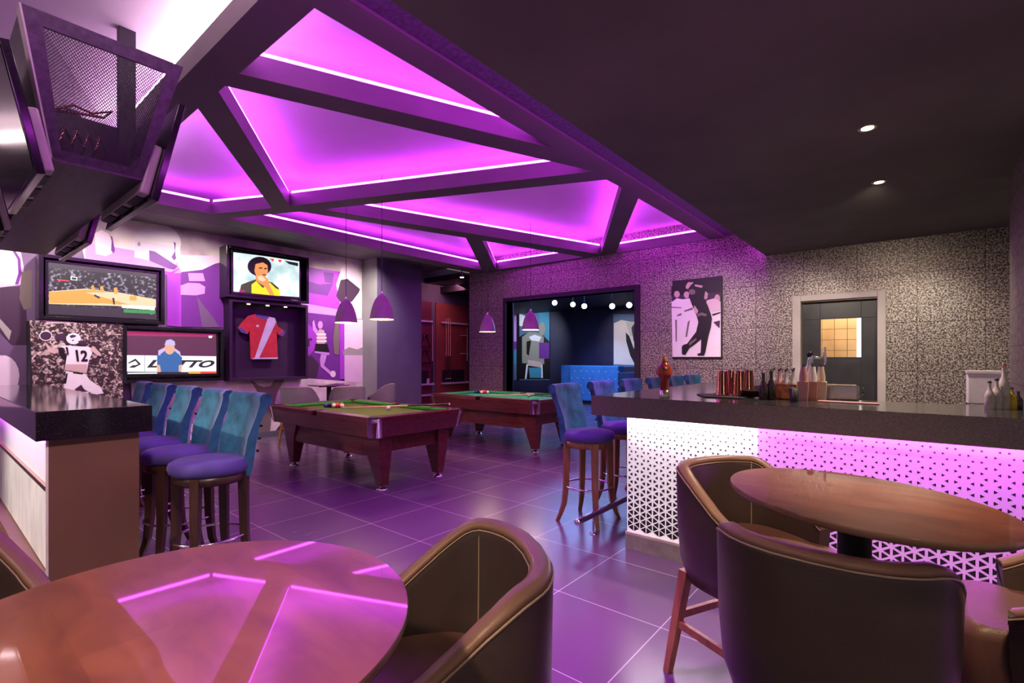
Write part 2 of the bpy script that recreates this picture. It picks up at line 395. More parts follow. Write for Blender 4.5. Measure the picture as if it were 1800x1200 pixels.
b = MB(); frame_mesh(b, [(-7.56,-4.5),(-2.3,-4.5),(-2.3,8.0),(-7.56,8.0)], HOLES, ZF, LIP); struct('ceiling_frame', b, 'frame_grey')
b = MB(); b.box(-2.3, -1.73, -4.5, YB, 3.30, 3.42); b.box(-2.3, -2.28, -4.5, YB, 3.42, 3.6); struct('ceiling_slot', b, 'edge_purple')
coffer_names = ['narrow triangle nearest the bar', 'large central kite', 'small left-hand triangle beside the hanging screens', 'long kite in the middle of the ceiling',
  'thin sliver along the left edge', 'smallest far triangle', 'far right triangle by the wallpapered wall', 'big front bay above the hanging screens']
for k, h in enumerate(HOLES):
    cx = sum(p[0] for p in h)/len(h); cy = sum(p[1] for p in h)/len(h); b = MB(); n = len(h)
    for i in range(n):
        p = Vector(h[i]).to_3d(); q = Vector(h[(i+1) % n]).to_3d(); dr = (q-p); ln = dr.length
        if ln < .2: continue
        dr.normalize(); nr = Vector((-dr.y, dr.x, 0))
        if nr.dot(Vector((cx, cy, 0))-p) > 0: nr = -nr
        T = Matrix.Translation(p+nr*.016) @ Matrix.Rotation(atan2(dr.y, dr.x), 4, 'Z')
        b.box(.02, ln-.02, -.008, .008, LIP+.001, LIP+.030, 0, T)
    o = b.build('led_strip', 'led_white' if k == 7 else 'led_purple')
    tag(o, ('white' if k == 7 else 'purple')+' glowing LED strip around the ceiling coffer: '+coffer_names[k], 'led strip')
b = MB(); b.box(-1.748, -1.7301, -2.0, YB-.05, 3.02, 3.05); tag(b.build('led_strip', 'led_left'), 'purple LED strip in the slot along the edge of the dark ceiling', 'led strip')
# slot diffusers in the side ceiling
for k, (y0, y1) in enumerate(((1.6, 3.3), (3.9, 5.6), (6.2, 7.6))):
    t = thing('air_vent', 'dark linear air slot in the side ceiling, '+('nearest the hanging screens', 'above the red shirt case', 'beside the violet pillar')[k], 'air vent', (-8.05, y0, 3.44), 0, 'linear air slots')
    b = MB(); b.box(-.14, .14, 0, y1-y0, -.015, .008); b.build('frame', 'vent', t, .003)
    for j in range(3):
        b = MB(); b.box(-.09+j*.075, -.06+j*.075, .03, y1-y0-.03, -.024, -.012); b.build('slat', 'black_matt', t)
# recessed downlights
for k, (x, y) in enumerate(((-.253, 4.003), (-.254, 5.292))):
    t = thing('downlight', 'lit warm recessed spotlight in dark ceiling, '+('nearer and higher in view', 'farther and closer to the wallpaper')[k], 'ceiling light', (x, y, 2.92), 0, 'recessed bar spotlights')
    b = MB(); b.lathe([(.035, -.001), (.05, -.006), (.055, -.001)], (0,0,0), 24, 0, True, None, False); b.build('bezel', 'steel', t)
    b = MB(); b.lathe([(.034, -.004), (.02, -.008), (.002, -.009)], (0,0,0), 20); b.build('bulb', 'lamp_warm', t)
t = thing('track_spotlight', 'small lit spotlight hanging under ceiling corner near cue racks', 'spotlight', (-7.35, 7.3, 3.28))
b = MB(); b.tube([(0,0,0),(0,0,-.10)], .01, 8); b.build('stem', 'black_matt', t)
b = MB(); b.lathe([(.035,-.10),(.045,-.18)], (0,0,0), 16); b.build('housing', 'black_matt', t)
b = MB(); b.lathe([(.038,-.1805),(.03,-.19),(.004,-.195)], (0,0,0), 16); b.build('lens', 'lamp_warm', t)

# ================================================================== RIGHT BAR
YF = 3.27
t = thing('bar_counter', 'long grey granite bar counter with glowing white triangle-patterned front', 'bar counter', (0,0,0))
b = MB(); b.prism([(-1.90,YF),(3.2,YF),(3.2,4.05),(-1.28,4.05),(-1.28,7.0),(-1.90,7.0)], .975, 1.12); b.build('countertop', 'granite', t, .004)
b = MB(); b.box(-1.905, 3.2, YF-.006, YF-.001, .978, 1.117)
b.build('counter_edge', 'granite_edge', t)
b = MB(); b.box(-1.664, -.773, 3.372, 3.44, .125, .975); tag(b.build('front_panel', 'panel_backlit_white', t), 'backlit white left part of the bar front')
b = MB(); b.box(-.772, 3.2, 3.372, 3.44, .125, .975); tag(b.build('front_panel', 'panel_backlit_pink', t), 'backlit magenta right part of the bar front')
b = MB(); b.box(-1.664, -1.60, 3.44, 6.9, 0, .975); b.box(-1.664, 3.2, 3.44, 3.5, .02, .975); b.build('carcass', 'pillar_violet', t)
b = MB(); b.box(-1.668, 3.2, 3.352, 3.44, 0, .108); b.build('plinth', 'plinth_stone', t)
b = MB(); b.box(-1.668, 3.2, 3.350, 3.375, .108, .125); b.build('plinth_trim', 'trim_light', t)
# triangle pattern: one relief part
b = MB(); W = .0485; S = .056; zt = .972; zb = .128
ncol = int(3.3/W)
for i in range(ncol):
    x0 = -1.660+i*W
    for j in range(int((zt-zb)/S)+2):
        for k in (0, 1):
            # column of alternating triangles; k=0 points right, k=1 points left
            zc = zb+j*S+((S/2) if (i % 2) else 0)
            if k == 0: tri = [(x0, zc-S/2), (x0, zc+S/2), (x0+W, zc)]
            else: tri = [(x0+W, zc), (x0+W, zc+S), (x0, zc+S/2)]
            cx = sum(p[0] for p in tri)/3; cz = sum(p[1] for p in tri)/3
            if cz > zt-.012 or cz < zb+.012: continue
            u = (cz-zb)/(zt-zb); q = .86-.62*min(1, u*1.12)**.8
            pts = [(cx+(p[0]-cx)*q, cz+(p[1]-cz)*q) for p in tri]
            if min(p[1] for p in pts) < zb or max(p[1] for p in pts) > zt: continue
            b.add([(p[0], 3.3705, p[1]) for p in pts], [(0,1,2)])
b.build('triangle_inlay', 'triangle_dark', t)
b = MB(); b.box(-1.65, -.85, 3.318, 3.345, .969, .9748); b.build('under_counter_light', 'led_bar_white', t)
b = MB(); b.box(-.84, 3.1, 3.318, 3.345, .969, .9748); b.build('under_counter_light', 'led_bar_pink', t)
t = thing('foot_rail', 'polished purple-lit metal foot rail beside the end of the right-hand bar', 'foot rail', (-2.0, 3.2, 0))
b = MB(); b.tube([(0,.02,.155),(0,3.6,.155)], .024, 14); b.sphere((0,.02,.155), .026); b.build('rail', 'chrome', t)
for yy in (.26, 1.5, 2.8):
    b = MB(); b.tube([(0,yy,.0),(0,yy,.14)], .009, 10); b.lathe([(.032,0),(.03,.006),(.012,.012)], (0,yy,0), 18); b.build('post', 'chrome', t)
# back counter on the right behind the bar
t = thing('back_counter', 'dark low work counter behind the bar below the wallpapered wall', 'counter', (0,0,0))
b = MB(); b.box(-.95, .58, 5.3, 5.84, .86, .93); b.build('worktop', 'granite_dark', t, .003)
b = MB(); b.box(-.93, .58, 5.34, 5.84, 0, .86); b.build('cabinet', 'black_matt', t)

# ================================================================== LEFT BAR
t = thing('bar_counter', 'left-hand bar with glossy black top, brown end panel and white stone front', 'bar counter', (0,0,0))
b = MB(); b.box(-7.4, -3.555, .41, .92, .965, 1.12); b.build('countertop', 'granite_dark', t, .004)
b = MB(); b.box(-7.3, -3.615, .50, .86, 0, .965); b.box(-3.62, -3.60, .462, .865, 0, .965); b.build('end_panel', 'bar_brown', t)
b = MB(); b.box(-7.3, -3.62, .47, .50, .71, .965); b.build('backlit_panel', 'panel_white', t)
for i in range(26):
    x1 = -3.625-i*.14; b = MB(); b.box(x1-.136, x1, .462, .50, .255, .69); b.build('stone_slab', 'stone_white', t, .004)
b = MB(); b.box(-7.3, -3.602, .452, .50, .69, .715); b.build('gold_trim', 'brass', t)
b = MB(); b.box(-7.3, -3.602, .40, .50, 0, .25); b.build('plinth', 'bar_brown', t)
b = MB(); b.box(-7.3, -3.62, .445, .460, .945, .958); b.build('under_counter_light', 'led_left', t)
b = MB(); b.box(-3.604, -3.598, .455, .466, 0, .965); b.build('corner_trim', 'trim_light', t)
t = thing('foot_rail', 'brass foot rail along the front of the left-hand bar', 'foot rail', (-7.3, .27, 0))
b = MB(); b.tube([(0,0,.14),(3.75,0,.14)], .022, 12); b.build('rail', 'brass', t)
for xx in (.3, 1.8, 3.3):
    b = MB(); b.tube([(xx,0,0),(xx,0,.13)], .009, 8); b.build('post', 'brass', t)
t = thing('foot_rail', 'polished purple-lit foot rail behind the left-hand bar under the blue stools', 'foot rail', (-7.3, .895, 0))
b = MB(); b.tube([(0,0,.14),(3.75,0,.14)], .022, 12); b.build('rail', 'chrome', t)
for xx in (.3, 1.8, 3.3):
    b = MB(); b.tube([(xx,0,0),(xx,0,.13)], .009, 8); b.build('post', 'chrome', t)

# ================================================================== VELVET STOOLS  (front = +y)
def make_stool(label, group, legmat):
    t = thing('bar_stool', label, 'bar stool', (0,0,0), 0, group)
    b = MB(); b.lathe([(.05,.695),(.205,.695),(.222,.708),(.228,.735),(.222,.762),(.20,.775),(.10,.782),(.01,.783)], (0,0,0), 36); b.build('seat', 'velvet_seat', t)
    b = MB(); b.lathe([(.05,.64),(.203,.64),(.207,.66),(.207,.694),(.05,.694)], (0,0,0), 36); b.build('seat_frame', legmat, t)
    for sx, sy in ((1,1),(1,-1),(-1,1),(-1,-1)):
        b = MB(); a = atan2(sy, sx); rings = []
        for z, r, w in ((.69,.182,.026),(.5,.185,.025),(.3,.19,.023),(.15,.205,.020),(.06,.235,.017),(.0,.262,.015)):
            c = Vector((cos(a)*r*1.05, sin(a)*r*1.05, z)); u = Vector((cos(a), sin(a), 0)); v = Vector((-sin(a), cos(a), 0))
            rings.append([c+u*w+v*w, c-u*w+v*w, c-u*w-v*w, c+u*w-v*w])
        b.loft(rings, 0, False); b.build('leg', legmat, t, .003)
    b = MB(); n = 32; b.tube([(.205*cos(2*pi*k/n), .205*sin(2*pi*k/n), .30) for k in range(n)], .0085, 8, 0, True); b.build('foot_ring', 'chrome', t)
    # scrolled back
    prof = [(-.185,.66),(-.175,.78),(-.190,.90),(-.215,1.03),(-.232,1.10)]
    cr = (-.275, 1.135); R_ = .043
    prof += [(cr[0]+R_*cos(radians(a)), cr[1]+R_*sin(radians(a))) for a in (-20, 20, 60, 100, 140, 180, 220, 255)]
    prof += [(-.272,1.05),(-.262,.98),(-.245,.85),(-.235,.72),(-.225,.66)]
    b = MB(); rings = []; ns = 12
    for i in range(ns+1):
        s_ = -1+2*i/ns; rr = []
        for (y, z) in prof:
            wd = .165+.045*max(0, min(1, (z-.66)/.45)); rr.append((s_*wd, y+.055*s_*s_*(1 if z < 1.0 else .6), z))
        rings.append(rr)
    b.loft(rings, 0, True); bk = b.build('backrest', 'velvet', t, .006)
    b = MB()
    for z, y in ((.80,-.247),(.88,-.258),(.96,-.268)):
        for s_ in (-.6, 0, .6): b.sphere((s_*.19, y+.03*s_*s_, z), .011, 0, 8)
    b.build('button', 'velvet_dark', bk)
    return t
g1 = 'blue velvet stools along the left bar'
poss = [(-3.42,1.19),(-3.98,1.19),(-4.58,1.19),(-5.2,1.19),(-5.78,1.19)]
names = ['nearest of the row, whole seat seen', 'second from the nearest', 'middle of the row', 'fourth from the nearest', 'farthest of the row beyond the bar end']
st = make_stool('blue velvet scroll-back stool at the left bar, '+names[0], g1, 'leg_dark'); st.location = (*poss[0], 0); st.rotation_euler[2] = pi+.05
for k in range(1, 5): dup(st, (*poss[k], 0), pi+random.uniform(-.06,.06), 'blue velvet scroll-back stool at the left bar, '+names[k], g1)
g2 = 'blue velvet stools at the end of the right bar'
s2 = make_stool('blue velvet stool with brown wooden legs beside foot rail, nearest at the right bar', g2, 'leg_wood'); s2.location = (-2.215, 3.745, 0); s2.rotation_euler[2] = -pi/2+.03
nm = ['second from the nearest, partly behind the countertop corner', 'third of the row, left of the fourth', 'fourth of the row, left of the red bottle', 'fifth of the row, right of the red bottle', 'farthest of the row, right-most back top']
for k, yy in enumerate((4.40, 5.05, 5.75, 6.35, 6.98)):
    dup(s2, (-2.215, yy, 0), -pi/2+random.uniform(-.05,.05), 'blue velvet stool at the right bar, '+nm[k], g2)

# ================================================================== BARREL CHAIRS (front = +y)
def make_chair(label, leather='leather', rim='leather_rim', seat='leather_seat', group=None):
    t = thing('barrel_chair', label, 'bar chair', (0,0,0), 0, group)
    path = []
    HW, HB = .275, .26
    N_ = 44
    # U path, from right arm tip round the back to the left arm tip
    raw = [(HW-.03,.20)]; raw += [(HW-.012,.14),(HW,.06),(HW,-.03)]
    for i in range(1, 12):
        a = i/12*pi; e = .86
        raw.append((HW*(abs(cos(a))**e)*(1 if cos(a) > 0 else -1), -.03-(HB-.03)*(sin(a)**e)))
    raw += [(-HW,-.03),(-HW,.06),(-HW+.012,.14),(-HW+.03,.20)]
    # resample
    d = [0]
    for i in range(1, len(raw)): d.append(d[-1]+sqrt((raw[i][0]-raw[i-1][0])**2+(raw[i][1]-raw[i-1][1])**2))
    for k in range(N_+1):
        s_ = d[-1]*k/N_; i = max(j for j in range(len(d)) if d[j] <= s_+1e-9); i = min(i, len(d)-2); f = (s_-d[i])/(d[i+1]-d[i])
        path.append((raw[i][0]*(1-f)+raw[i+1][0]*f, raw[i][1]*(1-f)+raw[i+1][1]*f))
    rings = []; rimr = []; piping_o = []; piping_i = []
    for k, (x, y) in enumerate(path):
        u = abs(2*k/N_-1)  # 0 at back .. 1 at arm tip
        x0, y0 = path[max(0, k-1)]; x1, y1 = path[min(N_, k+1)]
        tx, ty = x1-x0, y1-y0; l = sqrt(tx*tx+ty*ty); nx, ny = -ty/l, tx/l      # outward?
        if nx*x+ny*(y+.0) < 0: nx, ny = -nx, -ny
        w = max(0, (u-.40)/.60); ztop = .93-.20*(w*w*(3-2*w)) - (.02*max(0, (u-.88)/.12)**2)
        zb_ = .44 + .04*max(0, (u-.8)/.2)
        th = .046
        def pt(off, z, inn=0): return (x+nx*off, y+ny*off, z)
        tap = -.045
        rings.append([pt(tap, zb_), pt(-.012, zb_+.10), pt(0, zb_+.24), pt(.004, ztop-.03), pt(0, ztop-.008), pt(-.012, ztop),
                      pt(-th+.010, ztop), pt(-th, ztop-.010), pt(-th-.006, ztop-.04), pt(-th-.012, .62), pt(-th-.03, zb_)])
        rimr.append([pt(.002, ztop-.012), pt(-.002, ztop-.001), pt(-.010, ztop+.006), pt(-th+.008, ztop+.006), pt(-th-.001, ztop-.001), pt(-th-.003, ztop-.014)])
        piping_o.append(pt(.004, ztop-.016)); piping_i.append(pt(-th-.004, ztop-.018))
    b = MB(); b.loft(rings, 0, True); sh = b.build('shell', leather, t)
    b = MB(); b.loft(rimr, 0, True); r = b.build('rim', rim, sh)
    b = MB(); b.tube(piping_o, .0028, 6); b.tube(piping_i, .0022, 6)
    for k in (N_//2-9, N_//2+9):
        q = rings[k]; b.tube([q[j] for j in (5, 6, 7, 8)]+[tuple(Vector(q[8])*.6+Vector(q[9])*.4), q[9]], .0022, 6)
    b.build('piping', 'piping', sh)
    b = MB()
    pts = [(x*.80, (y-.0)*.80+.02) for x, y in path]+[(-.222,.25),(-.205,.29),(-.16,.31),(.16,.31),(.205,.29),(.222,.25)]
    b.loft([[(p[0]*s_, p[1]*s_+.005, z) for p in pts] for s_, z in ((.97,.45),(1.0,.47),(1.0,.605),(.97,.628),(.88,.64))], 0, True); b.build('seat', seat, t)
    for sx in (-1, 1):
        for sy in (-1, 1):
            b = MB(); yt = .17 if sy > 0 else -.16; yb_ = .21 if sy > 0 else -.225; w0, w1 = .023, .016
            tp = Vector((sx*.19, yt, .47)); bt = Vector((sx*.235, yb_, 0))
            rr = []
            for q, w in ((tp, w0), (tp*.5+bt*.5, (w0+w1)/2), (bt, w1)):
                rr.append([q+Vector((w,w,0)), q+Vector((-w,w,0)), q+Vector((-w,-w,0)), q+Vector((w,-w,0))])
            b.loft(rr, 0, False); b.build('leg', 'leg_wood', t, .003)
    for (p, q) in (((-.212,-.20,.23),(-.212,.19,.23)),((.212,-.20,.23),(.212,.19,.23)),((-.215,.19,.19),(.215,.19,.19)),((-.215,-.195,.26),(.215,-.195,.26))):
        b = MB(); d_ = Vector(q)-Vector(p); T = Matrix.Translation(p) @ Matrix.Rotation(atan2(d_.y, d_.x), 4, 'Z'); b.box(0, d_.length, -.011, .011, -.016, .016, 0, T); b.build('stretcher', 'leg_wood', t, .002)
    return t
def face(v): return atan2(v[1], v[0])-pi/2
chA = make_chair('dark brown leather barrel chair at the near left table, its tan seat in view')
chA.location = (-.885, .80, 0); chA.rotation_euler[2] = face((-.40,-.55))
chE = dup(chA, (-.19, 1.62, 0), face((.02, 1)), 'dark leather barrel chair at the right table, its back turned to the camera')
chD = dup(chA, (-.56, 2.27, 0), face((.90, -.42)), 'dark leather barrel chair left of the right table, in front of the triangle panel')
chF = dup(chA, (.40, 2.12, 0), face((-1, .04)), 'dark leather barrel chair at the right edge of the photo, beside the right table')
chC = dup(chA, (-1.93, -.03, 0), face((.83, .50)), 'dark leather barrel chair cut by the left photo edge behind the near table')
ch1 = make_chair('grey leather barrel chair by the mural behind nearer pool table, left of the pair', 'leather_grey', 'leather_grey', 'leather_grey'); ch1.location = (-7.95, 4.10, 0); ch1.rotation_euler[2] = face((-.6,.8))
dup(ch1, (-7.35, 4.62, 0), face((-.95,.3)), 'grey leather barrel chair by the mural behind nearer pool table, right of the pair')
dup(ch1, (-7.65, 5.50, 0), face((-.7,-.7)), 'dark-looking barrel chair in front of the violet pillar')

# ================================================================== TABLES
def round_table(label, c, a, bb, rot, z, woodm='table_wood', group=None):
    t = thing('round_table', label, 'table', (c[0], c[1], 0), 0, group)
    T = Matrix.Rotation(rot, 4, 'Z')
    b = MB(); prof = [(.001,-.022),(.955,-.022),(.985,-.018),(1.0,-.010),(1.0,-.003),(.994,0),(.001,0.0)]
    rings = [[(r*a*cos(2*pi*k/72), r*bb*sin(2*pi*k/72), z+dz) for k in range(72)] for r, dz in prof]
    o = b.loft(rings[:6], 1, True, False, True, T); b.add(rings[5], [tuple(range(72))], 0, False, T); b.build('tabletop', [woodm, 'table_edge'], t)
    b = MB(); b.cyl(.04, .02, z-.03, (0,0), 24); b.build('column', 'black_matt', t)
    b = MB(); b.lathe([(.24,0),(.24,.012),(.06,.03)], (0,0,0), 36); b.build('base', 'black_matt', t)
    b = MB(); b.box(-.18,.18,-.02,.02,z-.045,z-.03); b.box(-.02,.02,-.18,.18,z-.046,z-.031); b.build('bracket', 'black_matt', t)
    return t
round_table('round reddish wooden table in the near left corner with purple reflections', (-.821, .234), .332, .332, .5, 1.02)
round_table('oval orange-brown wooden table in front of the triangle bar panel', (-.134, 1.652), .360, .281, atan2(.593,-.805), 1.02)
round_table('small table beside the mural, seen as a thin line between grey chairs', (-8.2, 4.78), .36, .36, 0, .935)

# ================================================================== POOL TABLES
def pool_table(label, c, cloth, group):
    t = thing('pool_table', label, 'pool table', (c[0], c[1], 0), 0, group)
    L, W_ = 1.15, .65
    b = MB(); b.box(-L+.10, L-.10, -W_+.10, W_-.10, .70, .755); b.build('cloth', cloth, t)
    b = MB()
    for s_ in (-1, 1):
        y0, y1 = sorted((s_*W_*.995, s_*(W_-.115)))
        for xa, xb in ((-L+.08, -.05), (.05, L-.08)): b.box(xa, xb, y0, y1, .745, .80)
        x0, x1 = sorted((s_*L*.995, s_*(L-.115))); b.box(x0, x1, -W_+.08, W_-.08, .745, .80)
    b.build('rail', 'mahogany', t, .006)
    for s_ in (-1, 1):
        for xa, xb in ((-L+.17, -.07), (.07, L-.17)):
            b = MB(); ya, yb_ = s_*(W_-.116), s_*(W_-.16)
            b.loft([[(x, ya, .755), (x, ya, .797), (x, yb_, .79), (x, yb_, .765)] for x in (xa, xb)], 0, False); b.build('cushion', 'cushion_green' if cloth == 'baize' else 'baize_green', t)
        b = MB(); xa, xb = s_*(L-.116), s_*(L-.16)
        b.loft([[(xa, y, .755), (xa, y, .797), (xb, y, .79), (xb, y, .765)] for y in (-W_+.17, W_-.17)], 0, False); b.build('cushion', 'cushion_green' if cloth == 'baize' else 'baize_green', t)
    # cabinet sides, slightly raked
    b = MB()
    def ringr(k, z): return [(-k[0],-k[1],z),(k[0],-k[1],z),(k[0],k[1],z),(-k[0],k[1],z)]
    b.loft([ringr((L-.045,W_-.045),.585), ringr((L-.01,W_-.01),.745)], 0, False); b.build('cabinet', 'mahogany', t, .003)
    for sx in (-1, 1):
        for sy in (-1, 1):
            b = MB(); pr = []
            for k in range(9):
                a = k/8*pi/2; pr.append((sx*(L-.09+.094*cos(a)), sy*(W_-.09+.094*sin(a))))
            pr2 = [(sx*(L-.10), sy*(W_+.004))]; full = [(sx*(L+.004), sy*(W_-.10))]+pr+pr2+[(sx*(L-.10), sy*(W_-.10))]
            lo = [(x-sx*.03, y-sy*.03, .585) for x, y in full]; hi = [(x, y, .785) for x, y in full]
            b.loft([lo, hi], 0, False); b.build('corner_casting', 'chrome', t, .002)
            b = MB(); b.lathe([(.062,.785),(.066,.803),(.050,.803),(.046,.76)], (sx*(L-.085), sy*(W_-.085), 0), 18, 0, True, None, False); b.lathe([(.048,.757),(.001,.757)], (sx*(L-.085), sy*(W_-.085), 0), 18); b.build('pocket', 'black_matt', t)
    for sy in (-1, 1):
        b = MB(); b.lathe([(.05,.785),(.053,.802),(.040,.802),(.036,.757)], (0, sy*(W_-.075), 0), 18, 0, True, None, False); b.lathe([(.038,.757),(.001,.757)], (0, sy*(W_-.075), 0), 18); b.build('pocket', 'black_matt', t)
    # pedestal: raked skirt with arched lower edge
    b = MB()
    for sy in (-1, 1):
        y0, y1 = sorted((sy*.44, sy*.47)); b.loft([[(-.98,y,.585),(-.98,y,.40),(-.72,y,.345),(.72,y,.345),(.98,y,.40),(.98,y,.585)] for y in (y0, y1)], 0, False)
    for sx in (-1, 1):
        x0, x1 = sorted((sx*.95, sx*.98)); b.box(x0, x1, -.46, .46, .40, .585)
    b.build('skirt', 'mahogany', t, .003)
    for sx in (-1, 1):
        for sy in (-1, 1):
            b = MB(); rings = []
            for z, xa, xb, ya, yb_ in ((.59,.68,1.04,.33,.505),(.42,.78,1.03,.33,.49),(.05,.90,1.00,.35,.44)):
                rings.append([(sx*xa, sy*ya, z), (sx*xb, sy*ya, z), (sx*xb, sy*yb_, z), (sx*xa, sy*yb_, z)])
            lg = b.loft(rings, 0, False).build('leg', 'mahogany', t, .004)
            b = MB(); b.lathe([(.062,0),(.062,.008),(.035,.02),(.02,.028),(.02,.055)], (sx*.95, sy*.395, 0), 24); b.build('foot', 'chrome', lg)
    return t
gp = 'pool tables'
P1 = (-5.37, 3.59); P2 = (-5.37, 6.33)
pool_table('nearer mahogany pool table with olive cloth and chrome corners', P1, 'baize', gp)
pool_table('farther mahogany pool table with green cloth, beside the opening', P2, 'baize_green', gp)
bc = {'red':(.6,.03,.03),'purple':(.12,.02,.22),'orange':(.8,.2,.03),'ivory':(.85,.8,.7),'black':(.01,.01,.01),'green':(.02,.2,.08),'blue':(.02,.05,.4),'yellow':(.8,.5,.03)}
for k, v in bc.items(): mat('ball_'+k, v, .08, var=.02)
def ball(p, col, label, grp=None):
    b = MB(); b.sphere((0,0,0), .0286, 0, 16); stripe = col2 = None
    o = b.build('billiard_ball', 'ball_'+col); o.location = p; tag(o, label, 'ball', grp); return o
rack = [('ivory','cream'),('red','red'),('purple','purple'),('ivory','cream striped'),('orange','orange-red'),('purple','dark purple'),('black','black'),('red','bright red'),('orange','orange'),('yellow','yellow'),('blue','blue'),('green','green')]
zc = .755+.0286
def racked(c0, tname, dirx):
    k = 0; ords = ['apex','second','third','fourth','fifth','sixth','seventh','eighth','ninth','tenth']
    for row in range(5):
        for j in range(row+1):
            col, nm_ = rack[k % len(rack)]
            ball((c0[0]+dirx*row*.050, c0[1]+(j-row/2)*.058, zc), col, '%s ball racked on the %s pool table, %s row, %s in it' % (nm_, tname, ('first','second','third','fourth','fifth')[row], ('first','second','third','fourth','fifth')[j]), 'racked balls on the %s table' % tname)
            k += 1
q = onz(594, 712, zc); racked((q.x+.10, q.y), 'nearer', -1)
q = onz(842, 688, zc); racked((q.x+.22, q.y), 'farther', -1)
q = onz(683, 717, zc); ball(q, 'ivory', 'white cue ball on the nearer pool table touching the cue')
q = onz(930, 694.5, zc); ball(q, 'ivory', 'white cue ball on the farther pool table')
def cue(p, q, label, lean=False):
    t = thing('pool_cue', label, 'cue', p); d_ = Vector(q)-Vector(p)
    b = MB(); b.tube([(0,0,0), d_*.62], [.0062,.0098], 10); b.build('shaft', 'cue_wood', t)
    b = MB(); b.tube([d_*.62, d_*.99], [.0098,.0145], 10); b.build('butt', 'cue_butt', t)
    b = MB(); b.tube([d_*.99, d_], [.0148,.0148], 10); b.build('end_cap', 'white', t); return t
a = onz(601, 716.5, .767); dd = onz(826, 709, .85)
d0 = (dd-a); d0.normalize(); cue(a, a+d0*1.45, 'wooden pool cue lying across the nearer pool table, overhanging its far end')
a = onz(860, 694, .767); dd = onz(1023, 691, .86); d0 = (dd-a); d0.normalize()
cue(a, a+d0*1.45, 'wooden pool cue lying across the farther pool table')

# ================================================================== PENDANT LAMPS
def make_pendant(label, g):
    t = thing('pendant_lamp', label, 'pendant lamp', (0,0,0), 0, g)
    prof_o = [(.142,0),(.139,.012),(.132,.06),(.120,.12),(.102,.18),(.078,.235),(.050,.272),(.026,.292),(.014,.300)]
    prof_i = [(.010,.294),(.022,.286),(.046,.266),(.073,.231),(.097,.178),(.115,.12),(.127,.06),(.134,.013),(.137,0)]
    b = MB(); b.lathe(prof_o, (0,0,0), 36, 0, True, None, False); b.lathe([(.137,0),(.142,0)], (0,0,0), 36, 0, False, None, False); sh = b.build('shade', 'lamp_shade', t)
    b = MB(); b.lathe(prof_i, (0,0,0), 36, 0, True, None, False); b.build('inner_lining', 'lamp_inside', sh)
    b = MB(); b.sphere((0,0,.10), .035); b.build('bulb', 'lamp_warm', t)
    b = MB(); b.lathe([(.014,.30),(.016,.315),(.008,.335)], (0,0,0), 12); b.build('cap', 'chrome', t)
    b = MB(); b.tube([(0,0,.335),(0,0,1.72)], .0035, 6); b.build('cord', 'black_matt', t)
    return t
gl = 'bell pendants over the pool tables'
ld = [((-4.92,3.55), 'nearest the pillar, right one over the nearer pool table'), ((-5.68,3.55), 'in front of the mural, left one over the nearer pool table'),
      ((-5.72,6.3), 'left one over the farther pool table'), ((-4.79,6.3), 'right one over the farther pool table, in front of the opening')]
pl = make_pendant('grey bell-shaped pendant lamp, '+ld[0][1], gl); pl.location = (*ld[0][0], 1.865)
for (x, y), n_ in ld[1:]: dup(pl, (x, y, 1.86), 0, 'grey bell-shaped pendant lamp, '+n_, gl)

# ================================================================== HANGING SCREEN CLUSTER
t = thing('screen_gantry', 'dark tapered metal box with perforated window hanging from the ceiling over the left bar', 'screen mount', (0,0,0))
x0, x1, xb0 = -6.75, -3.31, -3.43
top = [(x1,.332),(x1,1.007),(x0,1.007),(x0,.332)]; bot = [(xb0,.46),(xb0,.84),(x0+.12,.84),(x0+.12,.46)]
zt_, zb_ = 3.10, 2.43
b = MB()
b.add([(*bot[0],zb_),(*bot[1],zb_),(*bot[2],zb_),(*bot[3],zb_)], [(0,1,2,3)]); 
b.box(xb0-3.2, xb0-.0, .46, .84, zb_-.012, zb_)
b.build('bottom_plate', 'steel_plate', t)
b = MB()
def qd(p, q, r, s): b.add([p, q, r, s], [(0,1,2,3)])
for i in (1, 3): qd((*top[i],zt_), (*top[(i+1) % 4],zt_), (*bot[(i+1) % 4],zb_), (*bot[i],zb_))
qd((*top[2],zt_), (*top[3],zt_), (*bot[3],zb_), (*bot[2],zb_))
b.build('side_panel', 'steel_plate', t)
